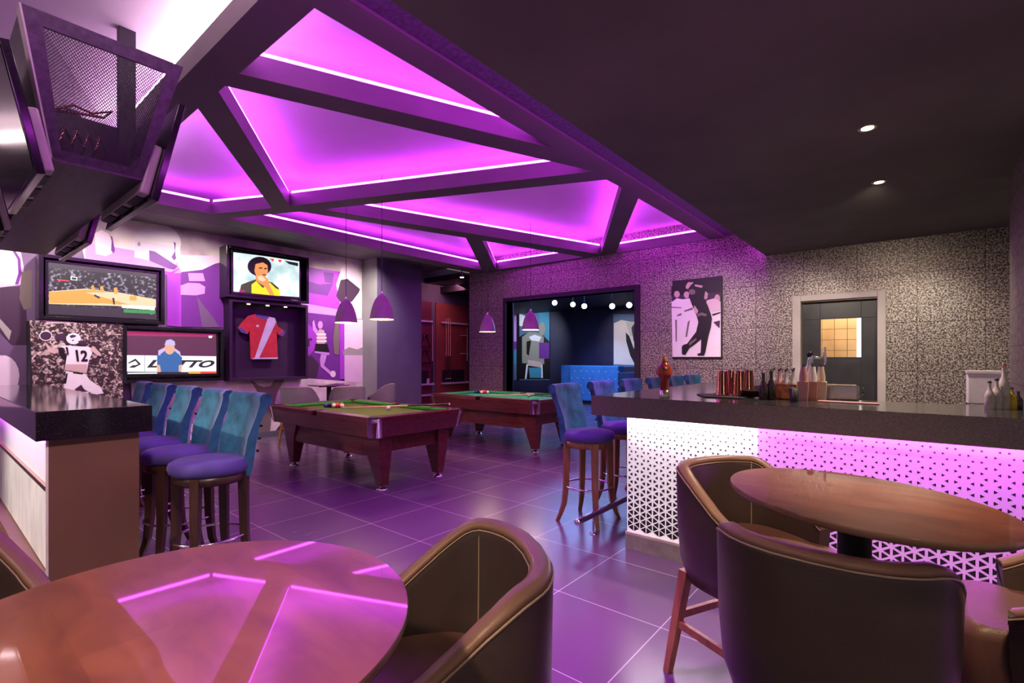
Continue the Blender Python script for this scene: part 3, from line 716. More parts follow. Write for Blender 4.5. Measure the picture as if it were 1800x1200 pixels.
# perforated end face: frame plus wire mesh
def endp(u, w):  # u 0..1 across (y), w 0..1 down
    A = Vector((*top[0],zt_)).lerp(Vector((*bot[0],zb_)), w); B = Vector((*top[1],zt_)).lerp(Vector((*bot[1],zb_)), w); return A.lerp(B, u)
b = MB()
for (u0, u1, w0, w1) in ((0,1,0,.10),(0,.10,.10,.93),(.90,1,.10,.93),(0,1,.93,1)):
    b.add([endp(u0,w0), endp(u1,w0), endp(u1,w1), endp(u0,w1)]+[endp(u,w)+Vector((-.012,0,0)) for u, w in ((u0,w0),(u1,w0),(u1,w1),(u0,w1))], [(0,1,2,3),(7,6,5,4),(0,4,5,1),(1,5,6,2),(2,6,7,3),(3,7,4,0)])
b.build('end_frame', 'steel_plate', t)
b = MB()
n1 = 40; KW = .80*1.15
for sgn in (1, -1):
    for i in range(-60, 110):
        K = i/n1; pts = []     # u = .10+.80*(K+sgn*(w-.10)*1.15) ; clip to .10<=u<=.90, .10<=w<=.93
        ws = [.10, .93]
        for ub in (0., 1.):
            w_ = .10+(ub-K)/(sgn*1.15)
            if .10 < w_ < .93: ws.append(w_)
        ok = sorted(w_ for w_ in ws if -1e-6 <= K+sgn*(w_-.10)*1.15 <= 1+1e-6)
        if len(ok) >= 2 and ok[-1]-ok[0] > .005:
            pts = [endp(.10+.80*(K+sgn*(w_-.10)*1.15), w_)+Vector((-.006+sgn*.0012,0,0)) for w_ in (ok[0], ok[-1])]
            b.tube(pts, .0018, 4, 0, False, None, False)
b.build('wire_mesh', 'black_matt', t)
b = MB()
b.box(-4.36, -4.34, .40, .95, 2.44, 3.02); b.build('partition', 'steel_plate', t)
for xx in (-4.1, -5.8):
    b = MB(); b.box(xx-.03, xx+.03, .87, .96, 2.6, 3.6); b.build('hanging_post', 'black_matt', t)
b = MB(); b.loft([[Vector((*top[0],zt_))+Vector(v) for v in ((0,0,0),(-.09,0,0),(-.09,-.008,0),(0,-.008,0))],[Vector((*bot[0],zb_))+Vector(v) for v in ((0,0,0),(-.09,0,0),(-.09,-.008,0),(0,-.008,0))]], 0, False); b.build('lit_edge_strip', 'shelf_grey', t)  # pale strip paints the light along the side panel's front edge
b = MB()
for k in range(4):
    y0 = .50+.05*k; b.tube([(-3.55,y0,2.56),(-3.60,y0+.03,2.66),(-3.75,y0+.09,2.62),(-3.9,y0+.05,2.5)], .007, 6)
b.box(-4.1,-3.6,.50,.80,2.435,2.50)
b.tube([(-3.50,.47,2.70),(-3.50,.55,2.76),(-3.5,.63,2.745),(-3.5,.72,2.79),(-3.5,.68,2.74),(-3.5,.58,2.725),(-3.5,.47,2.70)], .007, 6)
b.build('cable', 'copper', t)
def side_tv(label, xa, xb, s_, ylo, yhi, zlo, zhi, g):
    t = thing('television', label, 'television', ((xa+xb)/2, ylo, zlo), 0, g)
    tilt = atan2((yhi-ylo)*s_, zhi-zlo)*s_; w = (xb-xa)/2; h = sqrt((yhi-ylo)**2+(zhi-zlo)**2)
    T = Matrix.Rotation(-tilt, 4, 'X')
    b = MB(); b.box(-w, w, min(0,-s_*.035), max(0,-s_*.035), 0, h, 0, T); b.build('casing', 'black_gloss', t, .004)
    b = MB(); b.box(-w+.06, w-.06, min(-s_*.036,-s_*.085), max(-s_*.036,-s_*.085), .03, h*.55, 0, T); b.build('rear_housing', 'shelf_grey', t, .012)
    b = MB(); b.box(-w+.02, w-.02, min(s_*.001,s_*.003), max(s_*.001,s_*.003), .025, h-.02, 0, T); b.build('screen', 'black_gloss', t)
    b = MB()
    for k in range(3):
        b = MB(); b.box(-w+.12+k*.3, -w+.32+k*.3, min(-s_*.04,-s_*.08), max(-s_*.04,-s_*.08), .022, .03, 0, T); b.build('port_panel', 'black_matt', t)
    b = MB(); b.box(-.10, .10, min(-s_*.08,-s_*.20), max(-s_*.08,-s_*.20), .22, .36); b.build('wall_bracket', 'steel_plate', t)
    return t
side_tv('dark television on the right flank of the hanging box, nearer one seen edge-on', -4.42, -3.36, 1, .90, 1.035, 2.30, 2.90, None)
side_tv('dark television on the right flank of the hanging box, farther and lower one in view', -6.15, -5.02, 1, .90, 1.035, 2.30, 2.90, None)
side_tv('switched-off television on the left flank of the hanging box, screen cut by photo edge', -4.38, -3.31, -1, .385, .26, 2.30, 2.90, None)
side_tv('switched-off television on the left flank of the hanging box, hidden behind the nearer one', -6.1, -5.0, -1, .385, .26, 2.30, 2.90, None)

# ================================================================== MURAL WALL
XM = XL+.012
t_m = [
 ('ink_mauve', [(-420,300),(636,300),(636,800),(-420,1150)]),
 ('ink_pink', [(-420,330),(10,330),(30,410),(42,470),(38,500),(0,505),(-420,540)]),
 ('ink_palepink', [(0,432),(22,432),(34,446),(39,465),(36,488),(28,500),(0,496)]),
 ('ink_violet', [(20,438),(24,436),(36,455),(38,480),(32,500),(26,500),(32,480),(31,456)]),
 ('ink_dark', [(0,505),(34,503),(36,520),(46,545),(50,600),(52,606),(20,606),(0,585)]),
 ('ink_brown', [(38,478),(56,474),(56,540),(42,545),(34,525)]),
 ('ink_grey', [(0,560),(20,582),(16,598),(0,575)]),
 ('ink_palepink', ell(5,660,29,36,18)),
 ('ink_pink', [(-420,690),(28,676),(18,697),(0,703),(-420,760)]),
 ('mural_blur', [(130,372),(640,448),(640,610),(590,560),(392,556),(300,482),(150,462)]),
 ('ink_lilac', [(150,425),(300,452),(392,470),(392,500),(300,482),(150,462)]),
 ('ink_palepink', [(166,410),(178,404),(190,410),(198,428),(200,444),(186,450),(168,446)]),
 ('ink_violet', [(194,414),(197,416),(202,440),(199,446),(195,440),(196,424)]),
 ('ink_white', ell(276,428,42,34,20)),
 ('ink_palepink', [(236,420),(316,436),(318,456),(300,470),(262,448),(252,470),(236,470)]),
 ('ink_grey', ell(244,429,3,4,8)),
 ('ink_violet', [(305,424),(311,430),(314,448),(306,458),(301,452),(307,442)]),
 ('ink_white', ell(312,440,4.5,17,10)),
 ('ink_violet', [(262,440),(272,442),(312,468),(306,474),(290,470),(262,458)]),
 ('ink_lilac', [(236,452),(262,458),(290,470),(296,480),(236,470)]),
 ('ink_magenta', [(200,462),(236,468),(300,478),(318,470),(300,484),(180,470)]),
 ('ink_violet', [(318,478),(392,460),(392,576),(318,574)]),
 ('ink_palepink', [(318,478),(355,474),(385,460),(392,462),(392,450),(310,448),(312,466)]),
 ('ink_magenta', [(293,480),(318,480),(318,574),(293,572)]),
 ('ink_violet', [(317,482),(330,482),(330,500),(317,500)]),
 ('ink_lilac', [(330,480),(356,480),(360,494),(332,494)]),
 ('ink_lilac', [(317,502),(330,497),(350,498),(360,504),(359,516),(344,519),(317,518)]),
 ('ink_mauve', [(345,520),(375,560),(385,575),(355,575)]),
 ('ink_magenta', [(392,556),(400,556),(400,580),(392,580)]),
 # right part: helmets above, kicker below
 ('ink_magenta', [(528,468),(600,478),(604,520),(590,556),(528,548)]),
 ('ink_violet', [(528,490),(560,500),(585,498),(575,520),(550,516),(530,512)]),
 ('ink_violet', [(568,478),(586,480),(584,498),(570,496)]),
 ('ink_palepink', [(600,470),(622,472),(632,490),(634,560),(610,560),(596,530),(590,500)]),
 ('ink_dark', [(598,492),(610,490),(632,508),(630,514),(618,530),(600,535),(590,520)]),
 ('ink_lilac', [(528,532),(600,545),(600,556),(528,548)]),
 ('ink_violet', [(528,548),(600,556),(600,670),(528,670)]),
 ('ink_magenta', ell(530,597,26,30,18)),
 ('ink_dark', 'text', (529,594), (548,594), (548,609), (529,609), 'or', .03, 0),
 ('ink_dark', [(528,634),(546,624),(560,640),(556,664),(528,668)]),
 ('ink_lilac', ell(562,571,4.5,7,10)),
 ('ink_lilac', [(548,566),(551,562),(554,576),(560,584),(556,590),(549,580)]),
 ('ink_skin', [(560,578),(568,580),(572,592),(570,604),(556,604),(556,590)]),
 ('ink_white', [(555,586),(572,586),(572,589),(555,589)]), ('ink_white', [(555,592),(573,592),(573,595),(555,595)]), ('ink_white', [(555,598),(573,598),(573,601),(555,601)]),
 ('ink_black', [(553,604),(574,604),(578,618),(552,618)]),
 ('ink_lilac', [(552,617),(578,620),(577,624),(552,620)]),
 ('ink_lilac', [(563,622),(573,624),(570,636),(568,642),(584,656),(581,660),(562,644),(561,632)]),
 ('ink_palepink', ell(584,657,5,6,10)),
 ('ink_brown', [(588,565),(594,565),(596,590),(594,624),(586,622),(584,595)]),
 ('ink_magenta', [(596,568),(604,568),(604,666),(596,666)]),
 ('ink_palepink', [(604,562),(636,562),(636,614),(604,614)]),
 ('ink_grey', [(602,616),(612,610),(626,614),(636,610),(636,624),(602,624)]),
 ('ink_pink', [(604,624),(636,624),(636,672),(604,672)]),
 # below the screens
 ('mural_blur', [(228,664),(530,664),(636,672),(636,722),(500,735),(480,760),(400,790),(240,820)]),
 ('ink_brown', [(436,664),(452,676),(462,680),(474,678),(482,664),(500,664),(486,690),(476,730),(472,772),(452,776),(456,720),(452,690)]),
 ('ink_pink', [(500,664),(520,664),(540,690),(560,735),(520,740),(505,700)]),
 ('ink_lilac', [(395,690),(410,700),(404,770),(388,775)]),
]
mm = sorted(set(l[0] for l in t_m))
tag(art('wall_mural', 'x', XM, t_m, mm, None, .0006), 'purple and cream sports mural of helmets and a kicking girl on the left wall', 'mural')
b = MB(); b.box(XL, XL+.06, -4.5, 5.98, 0, .10); struct('baseboard_left', b, 'wall_dark')

XS = -8.72
def wall_tv(label, px, outer, layers, mats, bezel=.03):
    """px: seen corners of the screen TL,TR,BR,BL"""
    c = [onx(p[0], p[1], XS) for p in px]; y0 = (c[0].y+c[3].y)/2; y1 = (c[1].y+c[2].y)/2; z1 = (c[0].z+c[1].z)/2; z0 = (c[2].z+c[3].z)/2
    t = thing('television', label, 'television', (0,0,0), 0)
    b = MB(); b.box(XS-.05, XS-.004, y0-bezel, y1+bezel, z0-bezel-.01, z1+bezel); b.box(XS-.004, XS+.006, y0-bezel, y1+bezel, z1, z1+bezel); b.box(XS-.004, XS+.006, y0-bezel, y1+bezel, z0-bezel-.01, z0)
    b.box(XS-.004, XS+.006, y0-bezel, y0, z0, z1); b.box(XS-.004, XS+.006, y1, y1+bezel, z0, z1); b.build('bezel', 'black_gloss', t, .002)
    art('screen', 'x', XS, layers, mats, t, .0004)
    return (y0, y1, z0, z1)
def niche(name, label, cat, y0, y1, z0, z1, depth=.3, m='black_gloss'):
    """deep box frame on the wall around a screen"""
    t = thing(name, label, cat, (0,0,0)); xo = XL+.02
    b = MB(); w = .045
    b.box(xo, xo+.02, y0, y1, z0, z1)
    b.build('back_board', m, t)
    for a in ((y0-w,y0,z0-w,z1+w),(y1,y1+w,z0-w,z1+w),(y0,y1,z0-w,z0),(y0,y1,z1,z1+w)):
        b = MB(); b.box(xo, xo+depth, *a); b.build('frame_board', m, t, .003)
    return t
L1 = [('screen_crowd', [(85,460),(275,482),(275,561),(85,552)]), ('screen_dark', [(85,460),(275,482),(275,488),(85,470)]),
 ('screen_tan', [(86,512),(150,507),(210,515),(274,527),(274,540),(220,538),(86,534)]), ('screen_orange', [(86,513),(150,509),(205,514),(240,537),(180,533),(86,533)]),
 ('screen_tan', [(150,514),(205,513),(274,526),(274,538),(230,536),(180,522)]),
 ('screen_orange', [(160,503),(164,500),(168,512),(162,512)]), ('screen_orange', [(176,503),(181,502),(183,512),(176,512)]), ('screen_orange', [(200,506),(206,505),(207,516),(200,516)]),
 ('screen_orange', [(228,520),(240,520),(240,528),(228,528)]), ('screen_black', [(166,517),(176,522),(174,525),(165,520)]), ('screen_black', [(197,523),(201,524),(202,535),(199,535)]), ('screen_orange', [(140,520),(150,516),(152,524),(142,524)]),
 ('screen_white', [(124,485),(136,487),(136,493),(124,492)]), ('screen_black', [(126,487),(134,488),(134,492),(126,491)]), ('screen_red', [(100,490),(122,493),(122,495),(100,493)]),
 ('screen_white', [(214,535),(272,539),(272,545),(214,541)]), ('screen_black', [(86,535),(214,539),(214,541),(86,537)]),
 ('screen_green', [(217,543),(273,546),(273,552),(217,549)]), ('screen_dark', [(85,537),(216,542),(216,549),(274,553),(275,561),(85,552)])]
mm = sorted(set(l[0] for l in L1))
r1 = wall_tv('lit television showing a basketball game, high on the mural wall', [(85,460),(275,482),(275,561),(85,552)], None, L1, mm)
niche('screen_box', 'deep black box framing the basketball television', 'frame', r1[0]-.05, r1[1]+.05, r1[2]-.03, r1[3]+.05)
L2 = [('screen_maroon', [(222,581),(380,587),(381,657),(222,658)]), ('screen_crimson', [(223,582),(378,588),(378,592),(223,590)]),
 ('screen_white', [(222,624),(380,626),(380,654),(222,653)]),
 ('screen_black', 'text', (258,632), (378,633), (376,646), (258,646), 'LOTTO', .045, .4),
 ('screen_black', [(224,638),(238,630),(248,640),(236,646),(226,646),(236,640)]), ('screen_white', [(228,638),(238,634),(243,640),(236,642)]),
 ('screen_grey', [(254,624),(255,624),(255,653),(254,653)]),
 ('screen_blue', [(276,624),(284,620),(312,620),(320,628),(318,654),(282,654),(276,640)]), ('screen_lavender', [(278,616),(290,610),(304,610),(316,618),(318,626),(278,624)]), ('screen_blue', [(282,622),(290,616),(306,616),(316,624),(318,654),(282,654)]),
 ('screen_skin', ell(298,612,9,11,14)), ('screen_lavender', [(289,606),(292,598),(300,596),(307,600),(308,607)]), ('screen_skin', [(275,640),(281,642),(283,653),(276,653)]), ('screen_skin', [(314,642),(320,640),(319,653),(314,653)]),
 ('screen_black', [(222,653),(380,654),(381,657),(222,658)]), ('screen_orange', [(331,652.5),(352,652.5),(352,656.5),(331,656.5)]), ('screen_red', [(352,652.5),(380,652.5),(380,656),(352,656.5)]), ('screen_white', [(224,655),(276,654.5),(276,656.5),(224,657)]), ('screen_white', [(366,590),(373,590),(372,594),(367,594)])]
mm = sorted(set(l[0] for l in L2))
r2 = wall_tv('lit television showing a player in a blue shirt before a LOTTO banner, lower left', [(222,581),(380,587),(381,657),(222,658)], None, L2, mm)
niche('screen_box', 'deep black box framing the LOTTO banner television', 'frame', r2[0]-.0, r2[1]+.05, r2[2]-.07, r2[3]+.03, .3)
L3 = [('screen_pitch', [(410,443),(526,458),(526,522),(410,514)]), ('screen_dark', [(500,458),(524,462),(524,468),(508,464)]), ('screen_red', [(474,454),(482,455),(480,460)]), ('screen_red', [(488,456),(496,457),(492,462)]),
 ('screen_olive', [(422,508),(424,500),(440,494),(452,490),(478,496),(490,506),(492,519),(424,514)]),
 ('screen_yellow', [(442,514),(442,500),(450,494),(462,506),(474,496),(484,506),(492,510),(492,520),(442,517)]),
 ('screen_hair', ell(456,468,21,17,20)), ('screen_hair', [(436,462),(444,480),(450,486),(446,470)]),
 ('screen_skin2', [(449,464),(462,461),(470,466),(471,478),(467,486),(458,490),(450,484),(447,476)]),
 ('screen_hair', [(455,470),(461,470),(461,472),(455,472)]), ('screen_hair', [(464,471),(469,471),(469,473),(464,473)]), ('screen_maroon', [(461,482),(467,482),(467,484),(461,484)]),
 ('screen_skin2', [(449,486),(456,481),(464,485),(471,490),(473,500),(479,512),(482,519),(474,518),(466,504),(456,498),(450,494)]),
 ('screen_tan', [(452,486),(460,484),(468,492),(462,495),(454,492)]),
 ('screen_crimson', [(421,509),(431,510),(430,515),(420,514)])]
mm = sorted(set(l[0] for l in L3))
r3 = wall_tv('lit television showing a curly-haired footballer in yellow, hand on chin', [(410,443),(526,458),(526,522),(410,514)], None, L3, mm)
niche('screen_box', 'deep black box framing the footballer television', 'frame', r3[0]-.07, r3[1]+.12, r3[2]-.05, r3[3]+.04, .3)
# shirt display case
y0, y1, z0, z1 = 3.36, 4.62, 1.07, 2.34
cs = niche('display_case', 'black wall display case holding a red football shirt', 'display case', y0, y1, z0, z1, .26, 'case_purple')
b = MB(); b.box(XL+.27, XL+.276, y0-.01, y0+.0, z0, z1); b.box(XL+.27, XL+.276, y1-.0, y1+.012, z0, z1); b.build('edge_trim', 'trim_light', cs)
for k, yy in enumerate((3.66, 3.98, 4.30)):
    b = MB(); b.lathe([(.028,2.325),(.028,2.338)], (XL+.16, yy, 0), 14); b.build('case_light', 'spot_dim', cs)
ms = ['shirt_red','shirt_sash','shirt_blue']
mat('shirt_red', (.50,.02,.045), .75, vs=8, var=.2); mat('shirt_sash', (.60,.50,.72), .7); mat('shirt_blue', (.08,.06,.35), .7)
def shirt():
    xs = XL+.10; f = lambda px, py: onx(px, py, xs)
    b = MB()
    body = [(436,555),(448,552),(449,556),(462,559),(472,556),(482,559),(487,574),(498,581),(500,584),(496,591),(488,588),(485,583),(487,629),(440,631),(438,580),(434,587),(423,584),(417,577),(425,566)]
    n = len(body); fr = [f(*p)+Vector((.03,0,0)) for p in body]; bk_ = [f(*p)-Vector((.0,0,0)) for p in body]
    b.add(fr, tessellate_polygon([fr]), 0); b.add(fr+bk_, [(i, (i+1) % n, (i+1) % n+n, i+n) for i in range(n)], 0); b.add(bk_, tessellate_polygon([bk_]), 0)
    def layer(pts, m, d_): 
        q = [f(*p)+Vector((.03+d_,0,0)) for p in pts]; b.add(q, tessellate_polygon([q]), m)
    layer([(470,557),(482,559),(484,566),(454,629),(446,630)], 1, .002)
    layer([(449,553),(472,556),(470,560),(460,560),(450,557)], 2, .003)
    layer([(449,571),(454,571),(453,575),(449,574)], 1, .003)
    layer([(417,577),(419,574),(432,583),(431,587),(423,584)], 2, .003)
    layer([(500,584),(498,581),(490,587),(494,591)], 2, .003)
    layer([(442,629),(487,628),(487,630.5),(442,631)], 1, .0025)
    return b.build('football_shirt', ms)
tag(shirt(), 'red football shirt with pale diagonal sash and blue collar hung in the display case', 'shirt')

# ------------------------------------------------------------------ quarterback poster
LP = [('crowd', [(52,563),(216,568),(216,722),(60,732)]),
 ('ink_cream', [(66,562),(120,565),(140,568),(96,568)]),
 ('ink_white', ell(80.5,590,11.5,9,14)), ('ink_dark', ell(80.5,590,10,7.6,14)),
 ('ink_skin', [(78,600),(82,603),(90,612),(102,613),(103,618),(96,622),(84,618),(76,617),(84,614)]),
 ('ink_dark', [(96,596),(98,588),(112,585),(118,595),(110,598)]),
 ('ink_black', [(102,612),(110,610),(116,626),(116,636),(104,624)]),
 ('ink_white', [(103,608),(120,607),(132,608),(146,609),(156,609),(163,615),(162,620),(156,634),(155,640),(152,656),(114,650),(116,634),(118,622),(113,612)]),
 ('ink_skin', [(114,640),(154,640),(152,656),(114,650)]),
 ('ink_black', [(115,610),(119,610),(121,622),(119,626)]),
 ('ink_white', ell(129,595,13,10,16)), ('ink_dark', [(122,590),(128,588),(135,590),(130,593),(124,594)]), ('ink_dark', [(137,599),(152,598),(152,606),(140,606)]), ('ink_black', ell(128,598,1.3,1.5,8)),
 ('ink_black', 'text', (132,614.5), (154,616), (154,635), (135,635), '12', .035, 0),
 ('ink_skin', [(160,610),(164,608),(176,620),(178,626),(170,624),(160,616)]),
 ('ink_white', [(116,652),(150,657),(158,668),(176,680),(182,691),(166,694),(148,684),(142,676),(131,684),(131,700),(112,702),(112,680)]),
 ('ink_black', [(128,654),(146,656),(145,658),(128,656)]), ('ink_black', [(116,656),(119,656),(116,674),(112,674)]),
 ('ink_dark', [(131,684),(143,676),(148,685),(160,690),(150,690)]),
 ('ink_dark', [(166,694),(180,691),(182,694),(174,700),(170,706),(164,702)]),
 ('ink_white', [(168,700),(178,698),(172,712),(166,724),(162,722)]),
 ('ink_white', [(118,690),(155,688),(162,706),(164,724),(116,728)]),
 ('ink_black', 'text', (132,690), (154,689), (156,711), (134,713), '73', .03, 0),
 ('ink_skin', [(78,714),(92,704),(102,706),(104,726),(82,730)])]
mm = sorted(set(l[0] for l in LP))
tag(art('sports_poster', 'x', XL+.30, LP, mm, None, .0006), 'black-and-white poster of a football quarterback numbered 12 before a crowd', 'poster')
c_ = [onx(52,563,XL+.29), onx(214,568,XL+.29)]
b = MB(); b.box(XL+.02, XL+.295, c_[0].y, c_[1].y-.02, .62, 1.885); o = b.build('poster_backing', 'black_matt'); tag(o, 'dark backing board behind the quarterback poster', 'backing board')

# ------------------------------------------------------------------ golfer picture on wallpapered wall
t = thing('wall_picture', 'black-and-white photograph of a golfer swinging, mounted on the patterned wall', 'picture', (0,0,0))
pa = ony(1181,497,YB-.05); pb = ony(1267,490,YB-.05)
b = MB(); b.box(-3.12, -2.335, YB-.035, YB-.002, 1.40, 2.68); b.build('mount', 'ink_black', t)
LG = [('ink_white', [(1180,503),(1267,492),(1267,627),(1182,627)]), ('ink_black', [(1180,503),(1267,492),(1267,514),(1180,520)]),
 ('ink_dark', [(1180,520),(1230,515),(1267,514),(1267,540),(1240,530),(1225,534),(1181,530)]),
 ('ink_skin', ell(1190,517,5,6,12)), ('ink_skin', ell(1207,518,5,6,12)), ('ink_white', [(1182,530),(1190,524),(1200,526),(1212,524),(1220,538),(1222,556),(1226,580),(1220,600),(1206,606),(1204,575),(1196,606),(1184,606),(1182,556)]),
 ('ink_brown', [(1181,539),(1198,540),(1198,541.5),(1181,541)]), ('ink_brown', [(1202,546),(1218,540),(1218,544),(1204,548)]), ('ink_brown', [(1191,553),(1198,550),(1198,554),(1190,556)]),
 ('ink_brown', [(1209,566),(1213,562),(1208,592),(1205,592)]), ('ink_brown', [(1187,562),(1190,562),(1190,600),(1188,600)]),
 ('ink_skin', ell(1240,519,5,7,12)), ('ink_skin', ell(1261,525,5,8,12)), ('ink_cream', [(1242,528),(1256,524),(1267,530),(1267,545),(1252,548),(1246,540)]), ('ink_dark', [(1243,520),(1250,515),(1258,514),(1256,523),(1247,524)]),
 ('ink_black', [(1252,552),(1267,548),(1267,550),(1253,555)]), ('ink_dark', [(1254,566),(1266,563),(1265,577),(1260,572)]),
 ('ink_skin', [(1206,502),(1210,496),(1220,496),(1214,502),(1210,508),(1206,507)]),
 ('ink_black', [(1214,508),(1222,497),(1236,500),(1240,512),(1238,524),(1244,536),(1250,552),(1252,560),(1250,575),(1246,590),(1240,620),(1232,622),(1233,596),(1222,605),(1212,612),(1205,624),(1200,622),(1201,606),(1208,604),(1224,583),(1228,566),(1224,552),(1216,534),(1211,520)]),
 ('ink_black', [(1199,608),(1207,605),(1208,615),(1204,624),(1199,622)]), ('ink_black', [(1226,622),(1234,619),(1240,620),(1238,625),(1227,625)]),
 ('ink_brown', [(1226,552),(1234,549),(1243,552),(1241,556),(1232,554),(1227,557)]), ('ink_brown', [(1212,602),(1224,594),(1225,597),(1212,608)]), ('ink_brown', ell(1217,513,6,5,12)),
 ('ink_skin', [(1222,500),(1236,502),(1234,506),(1222,503)]), ('ink_skin', [(1221,536),(1228,546),(1226,552),(1220,545)])]
mm = sorted(set(l[0] for l in LG))
art('print', 'y', YB-.037, LG, mm, t, .0006)

# ------------------------------------------------------------------ cue racks
xr = -8.97
for k, (py0, py1, m_) in enumerate(((7.19, 7.90, 'maroon'), (8.03, 9.10, 'rust'))):
    w = ('nearer left', 'farther right')[k]
    t = thing('cue_rack', '%s wall cue rack panel in the dark alcove, %s' % (('maroon','reddish brown')[k], ('with two black ball triangles','with orange-lit panel')[k]), 'cue rack', (0,0,0), 0, 'cue rack panels')
    b = MB(); b.box(XL+.002, XL+.03, py0, py1, 0, 2.75); b.build('back_board', [m_, 'maroon'], t)
    b = MB(); b.box(XL+.03, XL+.09, py0+.02+(.15 if k else 0), py1-.02, 2.26, 2.30); b.build('top_clip_rail', 'acrylic', t)
    for z in (.80, .55, .30)[:3 if not k else 2]:
        b = MB(); b.box(XL+.03, XL+.15, py0+.02+(.15 if k else 0), py1-.02, z-.025, z+.012); b.build('shelf', 'acrylic', t)
    b = MB(); b.box(XL+.03, XL+.05, py0+.2, py1-.12, .82, 1.12); b.build('ball_tray', 'black_matt', t)
for k, (yy, z1_, rk) in enumerate(((7.25,2.36,'left'),(7.32,2.38,'left'),(7.39,2.36,'left'),(7.86,2.20,'left'),(8.30,2.38,'right'),(8.37,2.40,'right'),(8.44,2.38,'right'),(9.03,2.20,'right'))):
    pos_ = ('first of the three on the left','middle of the three on the left','third of the three on the left','single one at its right side')[k % 4]
    cue((XL+.10, yy, z1_), (XL+.10, yy, .90 if k % 4 != 3 else .815), 'pool cue standing in the %s cue rack, %s' % ('maroon' if rk == 'left' else 'reddish brown', pos_))
for k, zc_ in enumerate((1.62, 1.12+.0)):
    zc_ = (1.80, 1.42)[k]; t0 = thing('ball_triangle', 'black ball-racking triangle hung on the maroon cue rack, %s one' % ('upper','lower')[k], 'ball rack', (XL+.055, 7.68, zc_), 0, 'ball triangles')
    b = MB(); pts = [(0,-.15,-.12),(0,.15,-.12),(0,.02,.16),(0,-.02,.16)]; b.tube(pts, .016, 6, 0, True); b.build('frame', 'black_gloss', t0)
    b = MB(); b.tube([(-.03,.07,.16),(.03,.07,.16)], .012, 8); b.build('peg', 'chrome', t0)
b = MB(); b.lathe([(.035,0),(.035,.10),(.028,.12)], (0,0,0), 12); o = b.build('chalk_tub', 'acrylic'); o.location = (XL+.10, 7.72, .812); tag(o, 'small pale tub standing on the maroon cue rack shelf', 'tub')
for k in range(2):
    b = MB(); b.box(0, .09, 0, .14, 0, .015); o = b.build('chalk_shelf', 'trim_light'); o.location = (XL+.031, 8.85, (1.98,1.52)[k]); tag(o, 'tiny lit glass ledge on the reddish brown cue rack, %s one' % ('upper','lower')[k], 'shelf')

# ------------------------------------------------------------------ lounge beyond
t = thing('tufted_booth', 'tall blue buttoned booth back in the lounge beyond the opening', 'booth', (0,0,0))
b = MB(); b.box(-8.45, -6.75, 13.1, 13.5, .10, 1.19); b.box(-8.9, -8.47, 13.3, 13.6, .10, 1.19); b.build('back_panel', 'booth_blue', t, .04)
b = MB(); b.box(-8.42, -6.78, 13.15, 13.5, 0, .10); b.build('base', 'black_matt', t)
b = MB()
for r_ in range(4):
    for c_2 in range(8): b.sphere((-8.34+c_2*.215+(.107 if r_ % 2 else 0), 13.098, .35+.22*r_), .022, 0, 8)
b.build('button', 'acrylic', t)
b = MB(); b.box(-6.68, -5.9, 13.0, 13.9, .0, 1.0); tag(b.build('booth_bench', 'velvet_dark', None, .03), 'dark blue booth bench to the right of the tufted booth back', 'booth')
XQ = 13.93
LQ = [('ink_bluegrey', [(900,527),(966,527),(966,668),(900,668)]), ('ink_black', [(908,527),(913,527),(913,668),(908,668)]), ('ink_black', [(900,527),(966,527),(966,532),(900,532)]),
 ('ink_lilac', [(900,555),(908,555),(908,600),(900,600)]), ('ink_teal', [(900,615),(908,615),(908,640),(900,640)]), ('ink_violet', [(900,600),(908,600),(908,613),(900,613)]),
 ('ink_white', [(913,550),(924,556),(922,575),(913,572)]), ('ink_teal', [(945,532),(966,532),(966,600),(950,580)]),
 ('ink_black', [(913,592),(925,585),(955,590),(966,600),(966,666),(913,666)]),
 ('ink_helmet', ell(941.5,541,6.5,9,14)),
 ('ink_khaki', [(918,592),(930,583),(945,585),(956,592),(957,640),(918,638)]), ('ink_white', [(930,592),(940,588),(952,592),(948,600),(934,598)]), ('ink_black', [(926,600),(934,598),(930,625),(926,622)]),
 ('ink_khaki', ell(953,578,6,12,12)), ('ink_violet', [(948,602),(966,602),(966,630),(948,630)]), ('ink_skin', [(928,632),(952,636),(952,646),(928,642)]), ('ink_teal', [(930,646),(954,646),(952,664),(932,664)]), ('ink_white', [(926,640),(929,640),(926,666),(923,666)]), ('ink_white', [(952,640),(954,640),(955,664),(952,664)])]
mm = sorted(set(l[0] for l in LQ))
tag(art('sports_poster', 'y', XQ, LQ, mm, None, .001), 'blue poster of a helmeted sports player in the lounge beyond the opening', 'poster')
LR = [('ink_bluegrey', [(1078,552),(1128,552),(1128,645),(1078,645)]), ('ink_cream', [(1079,568),(1092,562),(1112,566),(1128,570),(1128,642),(1079,640)]), ('ink_beige', [(1100,566),(1128,564),(1128,590),(1108,590)]), ('ink_black', [(1100,584),(1106,590),(1114,612),(1128,620),(1128,645),(1116,640),(1108,625),(1101,600)]), ('ink_black', [(1110,576),(1114,570),(1128,566),(1128,610),(1114,600)])]
mm = sorted(set(l[0] for l in LR))
tag(art('sports_poster', 'y', XQ, LR, mm, None, .001), 'pale backlit poster with a dark silhouette at the right side of the lounge', 'poster')
sp = [(975,532,1),(1007,535,0),(1027,538,1),(1076,538,1),(1106,536,1)]
sn = ['leftmost violet one','dim yellowish one','middle violet one','brightest violet one, right of middle','rightmost violet one']
